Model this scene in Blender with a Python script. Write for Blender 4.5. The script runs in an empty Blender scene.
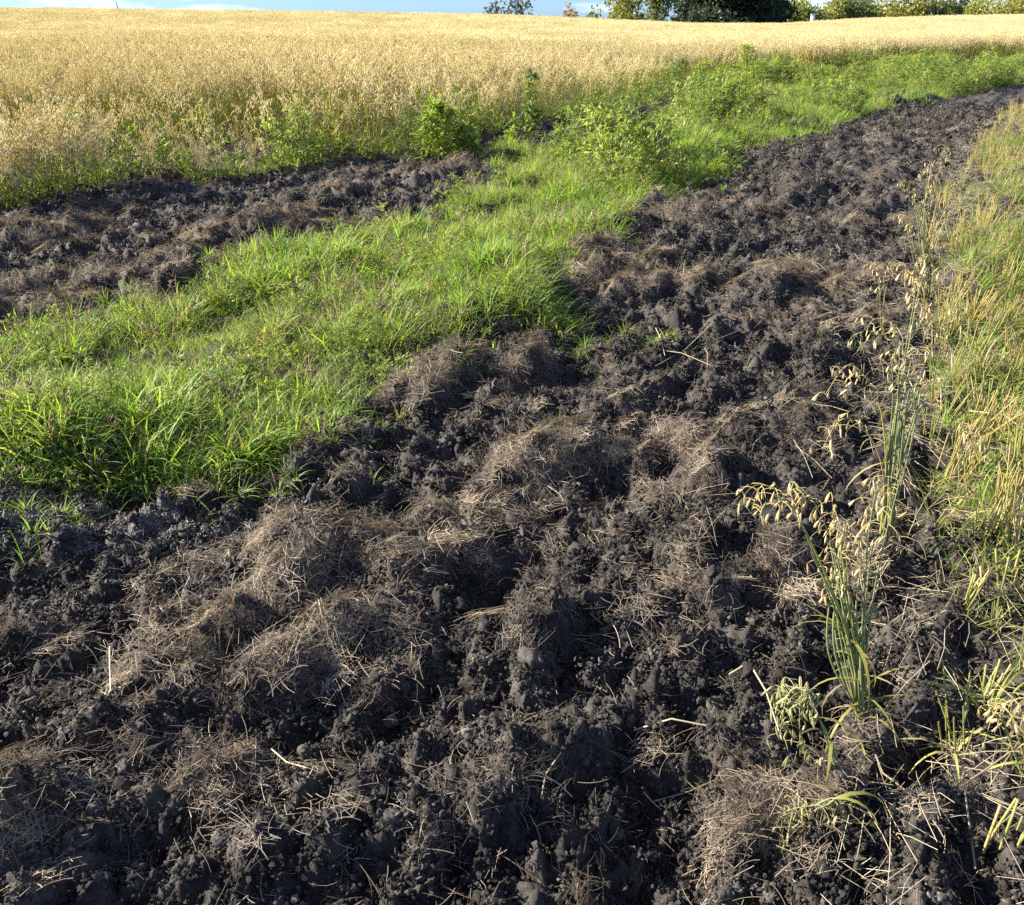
import bpy, bmesh, math, random
import numpy as np
from mathutils import Vector, Matrix, Euler, Quaternion

# ------------------------------------------------------------------ camera, sky, sun, exposure
sc = bpy.context.scene
COL = sc.collection
W, H = 1024, 905
CAM_H, PITCH, FOC = 1.5, math.radians(26.0), 887.0

cam_d = bpy.data.cameras.new('camera')
cam_d.sensor_fit = 'HORIZONTAL'; cam_d.sensor_width = 36.0
cam_d.lens = 36.0 * FOC / W
cam_d.clip_start = 0.05; cam_d.clip_end = 3000
cam = bpy.data.objects.new('camera', cam_d); COL.objects.link(cam)
cam.location = (0, 0, CAM_H); cam.rotation_euler = (math.pi/2 - PITCH, 0, 0)
sc.camera = cam

SUN_AZ, SUN_EL = math.radians(-79.0), math.radians(30.0)      # azimuth from +Y, negative = left
world = bpy.data.worlds.new('World'); sc.world = world; world.use_nodes = True
nt = world.node_tree; nt.nodes.clear()
sky = nt.nodes.new('ShaderNodeTexSky'); sky.sky_type = 'NISHITA'; sky.sun_disc = False
sky.sun_elevation = SUN_EL; sky.sun_rotation = SUN_AZ
sky.air_density = 1.0; sky.dust_density = 0.2; sky.ozone_density = 2.5
bg = nt.nodes.new('ShaderNodeBackground'); bg.inputs['Strength'].default_value = 0.062
tc = nt.nodes.new('ShaderNodeTexCoord')
mp = nt.nodes.new('ShaderNodeMapping'); mp.inputs['Scale'].default_value = (2.2, 2.2, 14.0)
mp.inputs['Location'].default_value = (0.3, 0.15, 0.1)
cn = nt.nodes.new('ShaderNodeTexNoise'); cn.inputs['Scale'].default_value = 1.6
cn.inputs['Detail'].default_value = 6; cn.inputs['Roughness'].default_value = 0.6
cr = nt.nodes.new('ShaderNodeMapRange'); cr.inputs[1].default_value = 0.50; cr.inputs[2].default_value = 0.64
cr.inputs[3].default_value = 0.0; cr.inputs[4].default_value = 0.85
mx = nt.nodes.new('ShaderNodeMixRGB'); mx.inputs[2].default_value = (7.0, 7.3, 7.8, 1)
tint = nt.nodes.new('ShaderNodeMixRGB'); tint.blend_type = 'MULTIPLY'; tint.inputs[0].default_value = 1.0
tint.inputs[2].default_value = (0.36, 0.57, 1.05, 1)
wo = nt.nodes.new('ShaderNodeOutputWorld')
L = nt.links.new
L(tc.outputs['Generated'], mp.inputs[0]); L(mp.outputs[0], cn.inputs['Vector'])
L(cn.outputs['Fac'], cr.inputs[0]); L(cr.outputs[0], mx.inputs[0])
L(sky.outputs[0], tint.inputs[1]); L(tint.outputs[0], mx.inputs[1])
L(mx.outputs[0], bg.inputs['Color']); L(bg.outputs[0], wo.inputs[0])

sun_d = bpy.data.lights.new('sun', 'SUN'); sun_d.energy = 5.0; sun_d.angle = math.radians(0.55)
sun_d.color = (1.0, 0.93, 0.82)
sun = bpy.data.objects.new('sun', sun_d); COL.objects.link(sun)
sdir = Vector((math.sin(SUN_AZ)*math.cos(SUN_EL), math.cos(SUN_AZ)*math.cos(SUN_EL), math.sin(SUN_EL)))
sun.rotation_euler = sdir.to_track_quat('Z', 'Y').to_euler(); sun.location = sdir * 30

vs = sc.view_settings
vs.view_transform = 'Standard'; vs.look = 'None'; vs.gamma = 1.0; vs.use_curve_mapping = False
vs.exposure = 1.9
sc.render.engine = 'CYCLES'
sc.cycles.use_denoising = False
sc.cycles.max_bounces = 5; sc.cycles.diffuse_bounces = 2; sc.cycles.transmission_bounces = 4
sc.cycles.transparent_max_bounces = 4
sc.cycles.sample_clamp_indirect = 6.0

# ------------------------------------------------------------------ numeric helpers
rng = np.random.default_rng(7)
random.seed(5)
CP, SP = math.cos(PITCH), math.sin(PITCH)

def P(px, py, z=0.0):
    """ground point seen at a pixel of the photograph"""
    a = (px - W/2)/FOC; b = (H/2 - py)/FOC
    d = (a, CP + b*SP, -SP + b*CP)
    t = (z - CAM_H)/d[2]
    return (d[0]*t, d[1]*t)

def Pd(px, py, y):
    """point seen at a pixel, standing y metres ahead"""
    a = (px - W/2)/FOC; b = (H/2 - py)/FOC
    d = (a, CP + b*SP, -SP + b*CP)
    t = y/d[1]
    return Vector((d[0]*t, y, CAM_H + d[2]*t))

def sstep(a, b, x):
    t = np.clip((x-a)/(b-a), 0, 1)
    return t*t*(3-2*t)

def hash2(ix, iy, s):
    h = (ix.astype(np.int64)*374761393 + iy.astype(np.int64)*668265263 + s*1442695041) & 0xffffffff
    h = ((h ^ (h >> 13)) * 1274126177) & 0xffffffff
    h = ((h ^ (h >> 16)) * 2246822519) & 0xffffffff
    return ((h ^ (h >> 15)) & 0xffffff) / float(0x1000000)

def vnoise(x, y, s):
    ix = np.floor(x); iy = np.floor(y); fx = x-ix; fy = y-iy
    ix = ix.astype(np.int64); iy = iy.astype(np.int64)
    fx = fx*fx*fx*(fx*(fx*6-15)+10); fy = fy*fy*fy*(fy*(fy*6-15)+10)
    a = hash2(ix, iy, s); b = hash2(ix+1, iy, s); c = hash2(ix, iy+1, s); d = hash2(ix+1, iy+1, s)
    return (a*(1-fx)+b*fx)*(1-fy) + (c*(1-fx)+d*fx)*fy - 0.5

def fbm(x, y, s, o=4, g=0.5):
    r = 0; a = 1.0
    for k in range(o):
        r = r + a*vnoise(x, y, s+k*17); x = x*2.03+3.1; y = y*2.03-1.7; a *= g
    return r

def clods(x, y, cell, s, pres=0.75):
    """rounded lumps of random radius on a jittered grid"""
    wx = x + cell*(0.55*vnoise(x/cell*2.1, y/cell*2.1, s+5)+0.4*vnoise(x/cell*5.3, y/cell*5.3, s+7)); wy = y + cell*(0.55*vnoise(x/cell*2.1+9, y/cell*2.1, s+6)+0.4*vnoise(x/cell*5.3+4, y/cell*5.3, s+8))
    gx = np.floor(wx/cell).astype(np.int64); gy = np.floor(wy/cell).astype(np.int64)
    out = np.zeros_like(x)
    for i in (-1, 0, 1):
        for j in (-1, 0, 1):
            cx = gx+i; cy = gy+j
            px = (cx+hash2(cx, cy, s))*cell; py = (cy+hash2(cx, cy, s+1))*cell
            r = cell*(0.28+0.5*hash2(cx, cy, s+2)); r = np.where(hash2(cx, cy, s+3) < pres, r, 1e-6)
            d2 = (wx-px)**2 + (wy-py)**2
            out = np.maximum(out, np.sqrt(np.maximum(0, r*r-d2)))
    return out

def inside(poly, x, y):
    r = np.zeros(x.shape, bool); n = len(poly); j = n-1
    for i in range(n):
        xi, yi = poly[i]; xj, yj = poly[j]
        if yi != yj:
            c = ((yi > y) != (yj > y)) & (x < (xj-xi)*(y-yi)/(yj-yi)+xi)
            r ^= c
        j = i
    return r

def edge_dist(poly, x, y, closed=True):
    d = np.full(x.shape, 1e9); n = len(poly)
    for i in range(n if closed else n-1):
        ax, ay = poly[i]; bx, by = poly[(i+1) % n]
        vx, vy = bx-ax, by-ay
        t = np.clip(((x-ax)*vx+(y-ay)*vy)/(vx*vx+vy*vy+1e-12), 0, 1)
        d = np.minimum(d, (x-ax-t*vx)**2+(y-ay-t*vy)**2)
    return np.sqrt(d)

# ------------------------------------------------------------------ the lie of the land
GRASS_LOW = [(-150, 515), (0, 520), (60, 518), (150, 515), (230, 503), (300, 478), (345, 446), (385, 424), (425, 388), (458, 362), (505, 344), (571, 330),
             (545, 292), (572, 264), (624, 252), (630, 218), (697, 196), (725, 187), (733, 165), (751, 155), (803, 145), (831, 134), (860, 124), (900, 112), (960, 99), (1024, 91), (1150, 78)]
GRASS_UP = [(1150, 62), (1024, 70), (860, 78), (760, 84), (700, 94), (655, 116), (622, 142), (580, 157), (551, 154), (507, 152), (485, 154), (488, 172), (500, 188),
            (448, 201), (439, 217), (434, 232), (390, 237), (358, 241), (310, 264), (254, 262), (223, 284), (191, 307), (119, 312), (80, 324), (40, 343), (0, 352), (-150, 380)]
OAT_EDGE = [(-200, 240), (-80, 225), (0, 213), (50, 205), (90, 196), (120, 190), (149, 184), (189, 187), (240, 183), (280, 179), (330, 166), (415, 160), (475, 144), (510, 130), (560, 125),
            (610, 121), (640, 112), (680, 99), (740, 86), (860, 76), (1024, 67), (1150, 60)]
RIGHT_EDGE = [(1150, 80), (1024, 108), (990, 134), (955, 172), (935, 232), (925, 320), (920, 420), (925, 560), (935, 680), (955, 800), (975, 905)]
gp = lambda l: [P(*q) for q in l]
POLY_GRASS = gp(GRASS_LOW + GRASS_UP)
OAT_LINE = gp(OAT_EDGE)
POLY_OATS = OAT_LINE + [(400, 60), (400, 500), (-400, 500), (-400, OAT_LINE[0][1]-4)]
RL = gp(RIGHT_EDGE)
POLY_RIGHT = RL + [(1.0, -3.0), (60, -3.0), (60, RL[0][1])]

# far rise of the field: crest line as it stands about 90 m out
CREST_PX = np.array([-300, 0, 200, 400, 512, 600, 700, 780, 850, 950, 1024, 1400], float)
CREST_ROW = np.array([6, 9, 11, 14, 16, 20, 24, 24, 20, 16.5, 15.5, 14], float)
CREST_Y = 88.0
_cz = []; _cx = []
for a, b in zip(CREST_PX, CREST_ROW):
    v = Pd(a, b, CREST_Y); _cx.append(v.x); _cz.append(v.z-0.92)
_cx = np.array(_cx); _cz = np.array(_cz)

ANG = math.radians(28)
def base_h(x, y):
    A = np.interp(x*CREST_Y/np.maximum(y, 20), _cx, _cz)
    up = sstep(14, CREST_Y, y)
    down = np.maximum(0, y-CREST_Y)
    h = A*up - 0.05*np.minimum(down, 60) - 0.012*np.maximum(0, down-60)
    return h

# humps and hollows of the tilled ground: px, py, radius along, radius across, turn, height, hay cover
HUMPS = [(640, 292, .50, .22, .1, .17, 1.0), (598, 268, .30, .15, .2, .12, .7), (700, 225, .55, .20, .5, .16, .55), (655, 214, .3, .2, .3, .12, .4), (560, 262, .35, .2, .3, .12, .6),
         (625, 455, .34, .13, .35, .11, 1.0), (545, 478, .24, .12, .5, .12, 1.0), (490, 532, .20, .10, .6, .10, .9), (425, 592, .17, .10, .5, .12, 1.0), (322, 580, .20, .12, .6, .12, 1.0),
         (240, 640, .22, .10, .6, .07, .7), (305, 695, .17, .10, .8, .10, .6), (240, 800, .12, .08, .7, .07, 1.0), (130, 830, .15, .10, .8, .07, .7), (50, 720, .16, .1, .6, .07, .5),
         (475, 378, .36, .15, .4, .13, .9), (425, 402, .25, .13, .5, .10, .8), (300, 450, .2, .1, .3, .03, .3), (760, 440, .25, .15, .3, .06, .4), (680, 500, .25, .12, .4, .06, .6),
         (810, 590, .17, .10, .4, .03, 1.0), (775, 835, .12, .08, .6, .06, .9), (830, 292, .34, .2, .3, .08, 1.0), (790, 330, .3, .2, .4, .07, .5), (560, 560, .15, .1, .5, .05, .3),
         (600, 640, .12, .09, .3, .05, .1), (640, 760, .12, .09, .3, .05, .1), (500, 690, .12, .08, .7, .07, .1), (530, 790, .1, .08, .7, .05, .1), (700, 620, .14, .1, .2, .05, .2),
         (760, 240, .4, .2, .4, .10, .2), (830, 190, .6, .3, .4, .12, .2), (900, 150, .8, .3, .4, .13, .2), (740, 300, .3, .2, .4, .08, .2), (860, 230, .5, .25, .3, .1, .4),
         (180, 700, .15, .08, .6, .06, .5), (60, 850, .15, .09, .6, .06, .5), (380, 640, .13, .1, .6, .06, .4), (150, 590, .2, .09, .4, .06, .3), (30, 640, .18, .1, .4, .06, .3),
         (40, 250, .40, .20, .2, .16, .9), (262, 243, .60, .22, .3, .19, .7), (90, 290, .60, .18, .2, .16, .7), (20, 318, .45, .2, .1, .12, .9), (425, 184, .60, .3, .3, .20, .5),
         (340, 205, .5, .3, .3, .14, .4), (475, 172, .4, .3, .3, .16, .5), (160, 204, .55, .25, .2, .14, .2), (230, 205, .5, .25, .2, .12, .3), (590, 148, .5, .3, .3, .15, .4),
         (350, 232, .4, .2, .3, .1, .5), (180, 270, .4, .2, .3, .08, .3), (140, 262, .3, .2, .2, .1, .3)]
PITS = [(560, 385, .26, .14, .3, .15), (410, 450, .2, .1, .4, .09), (600, 500, .16, .08, .3, .06), (400, 750, .13, .11, .7, .11), (100, 640, .2, .08, .4, .08), (728, 716, .06, .05, .2, .07),
        (330, 640, .12, .08, .6, .07), (470, 620, .12, .07, .6, .06), (60, 590, .2, .08, .3, .07), (90, 770, .14, .07, .6, .06), (170, 880, .12, .06, .7, .05), (560, 720, .08, .06, .3, .05),
        (660, 430, .2, .1, .3, .07), (760, 390, .2, .12, .3, .08), (700, 330, .3, .12, .3, .07), (720, 270, .3, .15, .3, .06), (300, 760, .1, .07, .6, .05), (610, 700, .08, .06, .3, .05), (450, 860, .1, .06, .3, .05)]

def hump_fields(x, y):
    x0, y0 = x, y
    k = np.clip(y/4, .6, 2)
    x = x + .16*k*fbm(x*4.1, y*4.1, 901, 3, .6); y = y + .16*k*fbm(x0*4.1+7, y*4.1, 911, 3, .6)
    h = np.zeros_like(x); hay = np.zeros_like(x)
    for (px, py, ra, rb, an, hh, hy) in HUMPS:
        cx, cy = P(px, py); c, s = math.cos(an), math.sin(an)
        m = (np.abs(x-cx) < 2.4*ra+0.3) & (np.abs(y-cy) < 2.4*ra+0.3)
        if not m.any(): continue
        u = ((x[m]-cx)*c+(y[m]-cy)*s)/ra; v = (-(x[m]-cx)*s+(y[m]-cy)*c)/rb
        e = np.exp(-(u*u+v*v)*0.9)
        h[m] += hh*e; hay[m] = np.maximum(hay[m], hy*np.exp(-(u*u+v*v)*0.85))
    for (px, py, ra, rb, an, hh) in PITS:
        cx, cy = P(px, py); c, s = math.cos(an), math.sin(an)
        m = (np.abs(x-cx) < 2.4*ra+0.3) & (np.abs(y-cy) < 2.4*ra+0.3)
        if not m.any(): continue
        u = ((x[m]-cx)*c+(y[m]-cy)*s)/ra; v = (-(x[m]-cx)*s+(y[m]-cy)*c)/rb
        e = np.exp(-(u*u+v*v)*1.0)
        h[m] -= hh*e; hay[m] *= (1-0.8*e)
    return h, hay

def regions(x, y):
    wx = x + 0.10*fbm(x*2.3, y*2.3, 301, 3)*np.clip(y/5, .4, 2); wy = y + 0.22*fbm(x*2.3, y*2.3, 311, 3)*np.clip(y/5, .4, 3)
    g = inside(POLY_GRASS, wx, wy); o = inside(POLY_OATS, wx, wy) & ~g; r = inside(POLY_RIGHT, wx, wy) & ~g & ~o
    return g, o, r

def soil_amount(x, y):
    g, o, r = regions(x, y)
    d = edge_dist(POLY_GRASS, x, y)
    s = np.where(g, 1-sstep(0, 0.25, d), 1.0)
    do = edge_dist(OAT_LINE, x, y, False)
    s = np.where(o, 1-sstep(0, 0.4, do), s)
    dr = edge_dist(RL, x, y, False)
    s = np.where(r, 1-0.65*sstep(0, 0.25, dr), s)
    return s

def height(x, y, fine=True, want=False):
    x = np.asarray(x, float); y = np.asarray(y, float)
    shp = x.shape; x = x.ravel(); y = y.ravel()
    z = base_h(x, y)
    s = soil_amount(x, y)
    near = 1-sstep(20, 34, y)
    ca, sa = math.cos(ANG), math.sin(ANG)
    u = x*sa+y*ca; v = x*ca-y*sa
    hu, hay = hump_fields(x, y)
    n1 = fbm(u*0.75, v*3.1, 11, 4, 0.55)
    n2 = fbm(u*4.8+5, v*8.6, 41, 4, 0.64)
    z = z + near*(s*(hu*0.62 + 0.085*n1 + 0.095*n2) + (1-s)*(0.05+0.10*n1+0.22*np.maximum(0, fbm(x*1.3, y*1.3, 451, 3))))
    if fine:
        lump = near*s
        rough = sstep(-0.25, 0.25, fbm(u*1.7, v*2.2, 77, 3))
        cl = 1-0.40*np.clip(hay, 0, 1)
        z = z + lump*cl*(0.28*clods(x, y, 0.10, 101, .5) + 0.50*clods(x, y, 0.05, 131, .7) + (0.45+0.4*rough)*clods(x, y, 0.025, 161, .85))
        z = z + lump*(0.024*fbm(x*26, y*26, 191, 4, 0.7) + 0.055*np.abs(fbm(x*9, y*9, 207, 3, .6)) + 0.035*np.abs(fbm(x*21, y*21, 217, 3, .65)))
    if want:
        hh = np.clip(hay*(0.90+0.6*n2) + 0.42*(n2+0.25*n1) + 0.12, 0, 1)*s
        return z.reshape(shp), hh.reshape(shp), s.reshape(shp)
    return z.reshape(shp)

def normals(x, y, e=0.03):
    zx = height(x+e, y, False)-height(x-e, y, False); zy = height(x, y+e, False)-height(x, y-e, False)
    n = np.stack([-zx/(2*e), -zy/(2*e), np.ones_like(zx)], -1)
    return n/np.linalg.norm(n, axis=-1, keepdims=True)

# ------------------------------------------------------------------ material helpers
def nodes_of(name):
    m = bpy.data.materials.new(name); m.use_nodes = True
    t = m.node_tree; t.nodes.clear()
    o = t.nodes.new('ShaderNodeOutputMaterial')
    return m, t, o

def ramp(t, stops):
    r = t.nodes.new('ShaderNodeValToRGB'); e = r.color_ramp.elements
    while len(e) < len(stops): e.new(0.5)
    for k, (p, c) in enumerate(stops):
        e[k].position = p; e[k].color = (*c, 1)
    return r

def plant_mat(name, stops, base=None, tip=None, transl=0.45, patch=None, patch_scale=1.5, patch_amt=0.6, gloss=0.03, rough=0.55):
    """leaf-like material: colour varies per plant and, with 't', along its length"""
    m, t, o = nodes_of(name)
    l = t.links.new
    oi = t.nodes.new('ShaderNodeObjectInfo'); rp = ramp(t, stops); l(oi.outputs['Random'], rp.inputs[0])
    col = rp.outputs[0]
    if patch:
        ge = t.nodes.new('ShaderNodeNewGeometry'); nz = t.nodes.new('ShaderNodeTexNoise')
        nz.inputs['Scale'].default_value = patch_scale; nz.inputs['Detail'].default_value = 3
        l(ge.outputs['Position'], nz.inputs['Vector'])
        mr = t.nodes.new('ShaderNodeMapRange'); mr.inputs[1].default_value = .42; mr.inputs[2].default_value = .62; mr.inputs[4].default_value = patch_amt
        l(nz.outputs['Fac'], mr.inputs[0])
        mi = t.nodes.new('ShaderNodeMixRGB'); mi.inputs[2].default_value = (*patch, 1); l(mr.outputs[0], mi.inputs[0]); l(col, mi.inputs[1]); col = mi.outputs[0]
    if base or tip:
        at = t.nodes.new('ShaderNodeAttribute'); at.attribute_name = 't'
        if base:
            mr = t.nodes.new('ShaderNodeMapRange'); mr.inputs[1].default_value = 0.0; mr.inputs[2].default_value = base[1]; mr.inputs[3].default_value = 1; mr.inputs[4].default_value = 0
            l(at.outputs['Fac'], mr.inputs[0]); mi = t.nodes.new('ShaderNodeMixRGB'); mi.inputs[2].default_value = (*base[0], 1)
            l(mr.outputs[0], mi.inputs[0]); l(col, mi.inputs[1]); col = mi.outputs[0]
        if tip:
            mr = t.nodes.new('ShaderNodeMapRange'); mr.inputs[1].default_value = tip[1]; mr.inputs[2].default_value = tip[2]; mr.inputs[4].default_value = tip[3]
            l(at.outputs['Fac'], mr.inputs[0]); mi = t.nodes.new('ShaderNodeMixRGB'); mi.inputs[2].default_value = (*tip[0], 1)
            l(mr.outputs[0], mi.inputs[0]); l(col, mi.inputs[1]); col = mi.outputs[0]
    d = t.nodes.new('ShaderNodeBsdfDiffuse'); tr = t.nodes.new('ShaderNodeBsdfTranslucent'); g = t.nodes.new('ShaderNodeBsdfGlossy')
    g.inputs['Roughness'].default_value = rough
    l(col, d.inputs[0])
    br = t.nodes.new('ShaderNodeMixRGB'); br.blend_type = 'MULTIPLY'; br.inputs[0].default_value = 1; br.inputs[2].default_value = (1.5, 1.45, 0.9, 1)
    l(col, br.inputs[1]); l(br.outputs[0], tr.inputs[0])
    m1 = t.nodes.new('ShaderNodeMixShader'); m1.inputs[0].default_value = transl; l(d.outputs[0], m1.inputs[1]); l(tr.outputs[0], m1.inputs[2])
    m2 = t.nodes.new('ShaderNodeMixShader'); m2.inputs[0].default_value = gloss; l(m1.outputs[0], m2.inputs[1]); l(g.outputs[0], m2.inputs[2])
    l(m2.outputs[0], o.inputs[0])
    return m

def soil_mat(name='soil', crumb=False):
    m, t, o = nodes_of(name); l = t.links.new
    ge = t.nodes.new('ShaderNodeNewGeometry')
    def noise(s, d=4, r=0.6):
        n = t.nodes.new('ShaderNodeTexNoise'); n.inputs['Scale'].default_value = s; n.inputs['Detail'].default_value = d; n.inputs['Roughness'].default_value = r
        l(ge.outputs['Position'], n.inputs['Vector']); return n.outputs['Fac']
    r1 = ramp(t, [(0.30, (0.014, 0.0124, 0.0100)), (0.50, (0.036, 0.0316, 0.0258)), (0.75, (0.095, 0.084, 0.068))]); l(noise(7, 6, .7), r1.inputs[0])
    r2 = ramp(t, [(0.35, (0.045, 0.034, 0.025)), (0.5, (0.11, 0.078, 0.052)), (0.7, (0.20, 0.145, 0.095))]); l(noise(60, 4, .7), r2.inputs[0])
    at = t.nodes.new('ShaderNodeAttribute'); at.attribute_name = 'hay'
    ad = t.nodes.new('ShaderNodeMath'); ad.operation = 'MULTIPLY_ADD'; ad.inputs[1].default_value = 0.7; ad.inputs[2].default_value = -0.32
    l(noise(22, 4, .7), ad.inputs[0])
    su = t.nodes.new('ShaderNodeMath'); su.operation = 'ADD'; l(at.outputs['Fac'], su.inputs[0]); l(ad.outputs[0], su.inputs[1])
    mr = t.nodes.new('ShaderNodeMapRange'); mr.inputs[1].default_value = .35; mr.inputs[2].default_value = .85; mr.inputs[4].default_value = .85; l(su.outputs[0], mr.inputs[0])
    mi = t.nodes.new('ShaderNodeMixRGB'); l(mr.outputs[0], mi.inputs[0]); l(r1.outputs[0], mi.inputs[1]); l(r2.outputs[0], mi.inputs[2])
    # dry grey crumbs
    r3 = ramp(t, [(0.60, (0, 0, 0)), (0.72, (1, 1, 1))]); l(noise(95, 3, .7), r3.inputs[0])
    mj = t.nodes.new('ShaderNodeMixRGB'); mj.inputs[2].default_value = (0.135, 0.118, 0.104, 1)
    sc2 = t.nodes.new('ShaderNodeMath'); sc2.operation = 'MULTIPLY'; sc2.inputs[1].default_value = 0.55; l(r3.outputs[0], sc2.inputs[0])
    l(sc2.outputs[0], mj.inputs[0]); l(mi.outputs[0], mj.inputs[1])
    b = t.nodes.new('ShaderNodeBsdfPrincipled'); b.inputs['Roughness'].default_value = 0.75; b.inputs['Specular IOR Level'].default_value = 0.22
    col = mj.outputs[0]
    if crumb:                                            # random brightness per crumb: bright glints and dark shade put into the colour
        oi = t.nodes.new('ShaderNodeObjectInfo'); rv = ramp(t, [(0.0, (.55, .55, .56)), (.6, (1.0, 1.0, 1.0)), (.85, (1.6, 1.6, 1.6)), (1.0, (2.6, 2.6, 2.5))]); l(oi.outputs['Random'], rv.inputs[0])
        mm = t.nodes.new('ShaderNodeMixRGB'); mm.blend_type = 'MULTIPLY'; mm.inputs[0].default_value = 1; l(col, mm.inputs[1]); l(rv.outputs[0], mm.inputs[2]); col = mm.outputs[0]
    else:
        aa = t.nodes.new('ShaderNodeAttribute'); aa.attribute_name = 'ash'; ma = t.nodes.new('ShaderNodeMixRGB'); ma.inputs[2].default_value = (.20, .19, .175, 1)
        rq = ramp(t, [(.45, (0, 0, 0)), (.6, (1, 1, 1))]); l(noise(38, 4, .7), rq.inputs[0]); mq = t.nodes.new('ShaderNodeMath'); mq.operation = 'MULTIPLY'
        l(aa.outputs['Fac'], mq.inputs[0]); l(rq.outputs[0], mq.inputs[1]); l(mq.outputs[0], ma.inputs[0]); l(col, ma.inputs[1]); col = ma.outputs[0]
    l(col, b.inputs['Base Color'])
    bp = t.nodes.new('ShaderNodeBump'); bp.inputs['Strength'].default_value = 0.9; bp.inputs['Distance'].default_value = 0.006
    l(noise(140, 5, .75), bp.inputs['Height']); l(bp.outputs[0], b.inputs['Normal']); l(b.outputs[0], o.inputs[0])
    return m

def plain_ground(name, stops, scale):
    m, t, o = nodes_of(name); l = t.links.new
    ge = t.nodes.new('ShaderNodeNewGeometry'); n = t.nodes.new('ShaderNodeTexNoise'); n.inputs['Scale'].default_value = scale; n.inputs['Detail'].default_value = 6
    l(ge.outputs['Position'], n.inputs['Vector']); r = ramp(t, stops); l(n.outputs['Fac'], r.inputs[0])
    b = t.nodes.new('ShaderNodeBsdfPrincipled'); b.inputs['Roughness'].default_value = 0.95; l(r.outputs[0], b.inputs['Base Color'])
    bp = t.nodes.new('ShaderNodeBump'); bp.inputs['Strength'].default_value = 0.7; bp.inputs['Distance'].default_value = 0.02; l(n.outputs['Fac'], bp.inputs['Height']); l(bp.outputs[0], b.inputs['Normal'])
    l(b.outputs[0], o.inputs[0]); return m

M_SOIL = soil_mat()
M_VERGE = plain_ground('verge_earth', [(0.3, (0.022, 0.019, 0.015)), (0.7, (0.055, 0.048, 0.028))], 9)
M_FIELD = plain_ground('field_earth', [(0.3, (0.04, 0.035, 0.022)), (0.7, (0.12, 0.10, 0.05))], 3)
M_CLOD = soil_mat('clod_soil', True)
M_STONE = plain_ground('stone_grey', [(0.3, (0.09, 0.088, 0.088)), (0.7, (0.20, 0.195, 0.19))], 25)

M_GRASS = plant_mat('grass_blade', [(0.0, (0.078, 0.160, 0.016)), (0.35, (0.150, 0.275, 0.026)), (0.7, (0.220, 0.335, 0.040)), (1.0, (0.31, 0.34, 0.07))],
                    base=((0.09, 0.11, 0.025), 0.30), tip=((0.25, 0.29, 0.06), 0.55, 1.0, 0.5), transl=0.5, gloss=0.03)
M_GRASSDRY = plant_mat('grass_dry', [(0.0, (0.15, 0.11, 0.06)), (0.5, (0.27, 0.21, 0.11)), (1.0, (0.38, 0.32, 0.16))], transl=0.35)
M_SEED = plant_mat('seed_head_brown', [(0.0, (0.16, 0.10, 0.065)), (1.0, (0.30, 0.22, 0.13))], transl=0.3)
M_WEED = plant_mat('weed_leaf', [(0.0, (0.14, 0.20, 0.035)), (0.5, (0.22, 0.30, 0.045)), (1.0, (0.31, 0.35, 0.065))], transl=0.5)
M_WEEDSTEM = plant_mat('weed_stem', [(0.0, (0.10, 0.14, 0.04)), (1.0, (0.17, 0.18, 0.07))], transl=0.1)
M_PINK = plant_mat('weed_flower_head', [(0.0, (0.30, 0.20, 0.18)), (1.0, (0.42, 0.33, 0.28))], transl=0.4)
M_OATSTEM = plant_mat('oat_stem', [(0.0, (0.20, 0.25, 0.06)), (0.6, (0.30, 0.29, 0.08)), (1.0, (0.42, 0.33, 0.10))], base=((0.24, 0.26, 0.08), 0.25), tip=((0.48, 0.37, 0.15), 0.5, 0.95, 0.9), transl=0.2)
M_OATLEAF = plant_mat('oat_leaf', [(0.0, (0.10, 0.18, 0.04)), (0.5, (0.18, 0.24, 0.05)), (0.8, (0.32, 0.28, 0.08)), (1.0, (0.42, 0.33, 0.13))], transl=0.5, patch=(0.32, 0.27, 0.06), patch_scale=0.6)
M_OATHEAD = plant_mat('oat_spikelet', [(0.0, (0.55, 0.47, 0.27)), (0.5, (0.65, 0.575, 0.36)), (1.0, (0.73, 0.67, 0.46))], transl=0.42, patch=(0.50, 0.45, 0.24), patch_scale=0.25, patch_amt=.5)
M_OATGREEN = plant_mat('oat_spikelet_green', [(0.0, (0.24, 0.26, 0.10)), (0.6, (0.40, 0.37, 0.15)), (1.0, (0.50, 0.43, 0.20))], transl=0.35)
M_BLUEGREEN = plant_mat('oat_stem_green', [(0.0, (0.16, 0.20, 0.075)), (1.0, (0.27, 0.28, 0.11))], base=((0.36, 0.30, 0.10), 0.22), tip=((0.34, 0.31, 0.14), 0.6, 1.0, 0.7), transl=0.15)
M_HAY = plant_mat('dead_grass', [(0.0, (0.040, 0.030, 0.023)), (0.35, (0.115, 0.088, 0.061)), (0.75, (0.245, 0.190, 0.128)), (1.0, (0.40, 0.33, 0.225))], transl=0.2, gloss=0.03)
M_STRAW = plant_mat('straw', [(0.0, (0.20, 0.155, 0.09)), (0.5, (0.36, 0.29, 0.17)), (1.0, (0.52, 0.43, 0.26))], transl=0.15, gloss=0.08)
M_STUBBLE = plant_mat('stubble', [(0.0, (0.20, 0.24, 0.06)), (0.4, (0.32, 0.30, 0.09)), (0.75, (0.42, 0.32, 0.11)), (1.0, (0.46, 0.39, 0.20))], base=((0.36, 0.29, 0.10), 0.4), transl=0.25)
M_BARK = plain_ground('bark', [(0.3, (0.05, 0.04, 0.03)), (0.7, (0.14, 0.11, 0.085))], 4)
M_WHITE = plain_ground('white_paint', [(0.3, (0.70, 0.69, 0.66)), (0.7, (0.80, 0.79, 0.77))], 5)

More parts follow.
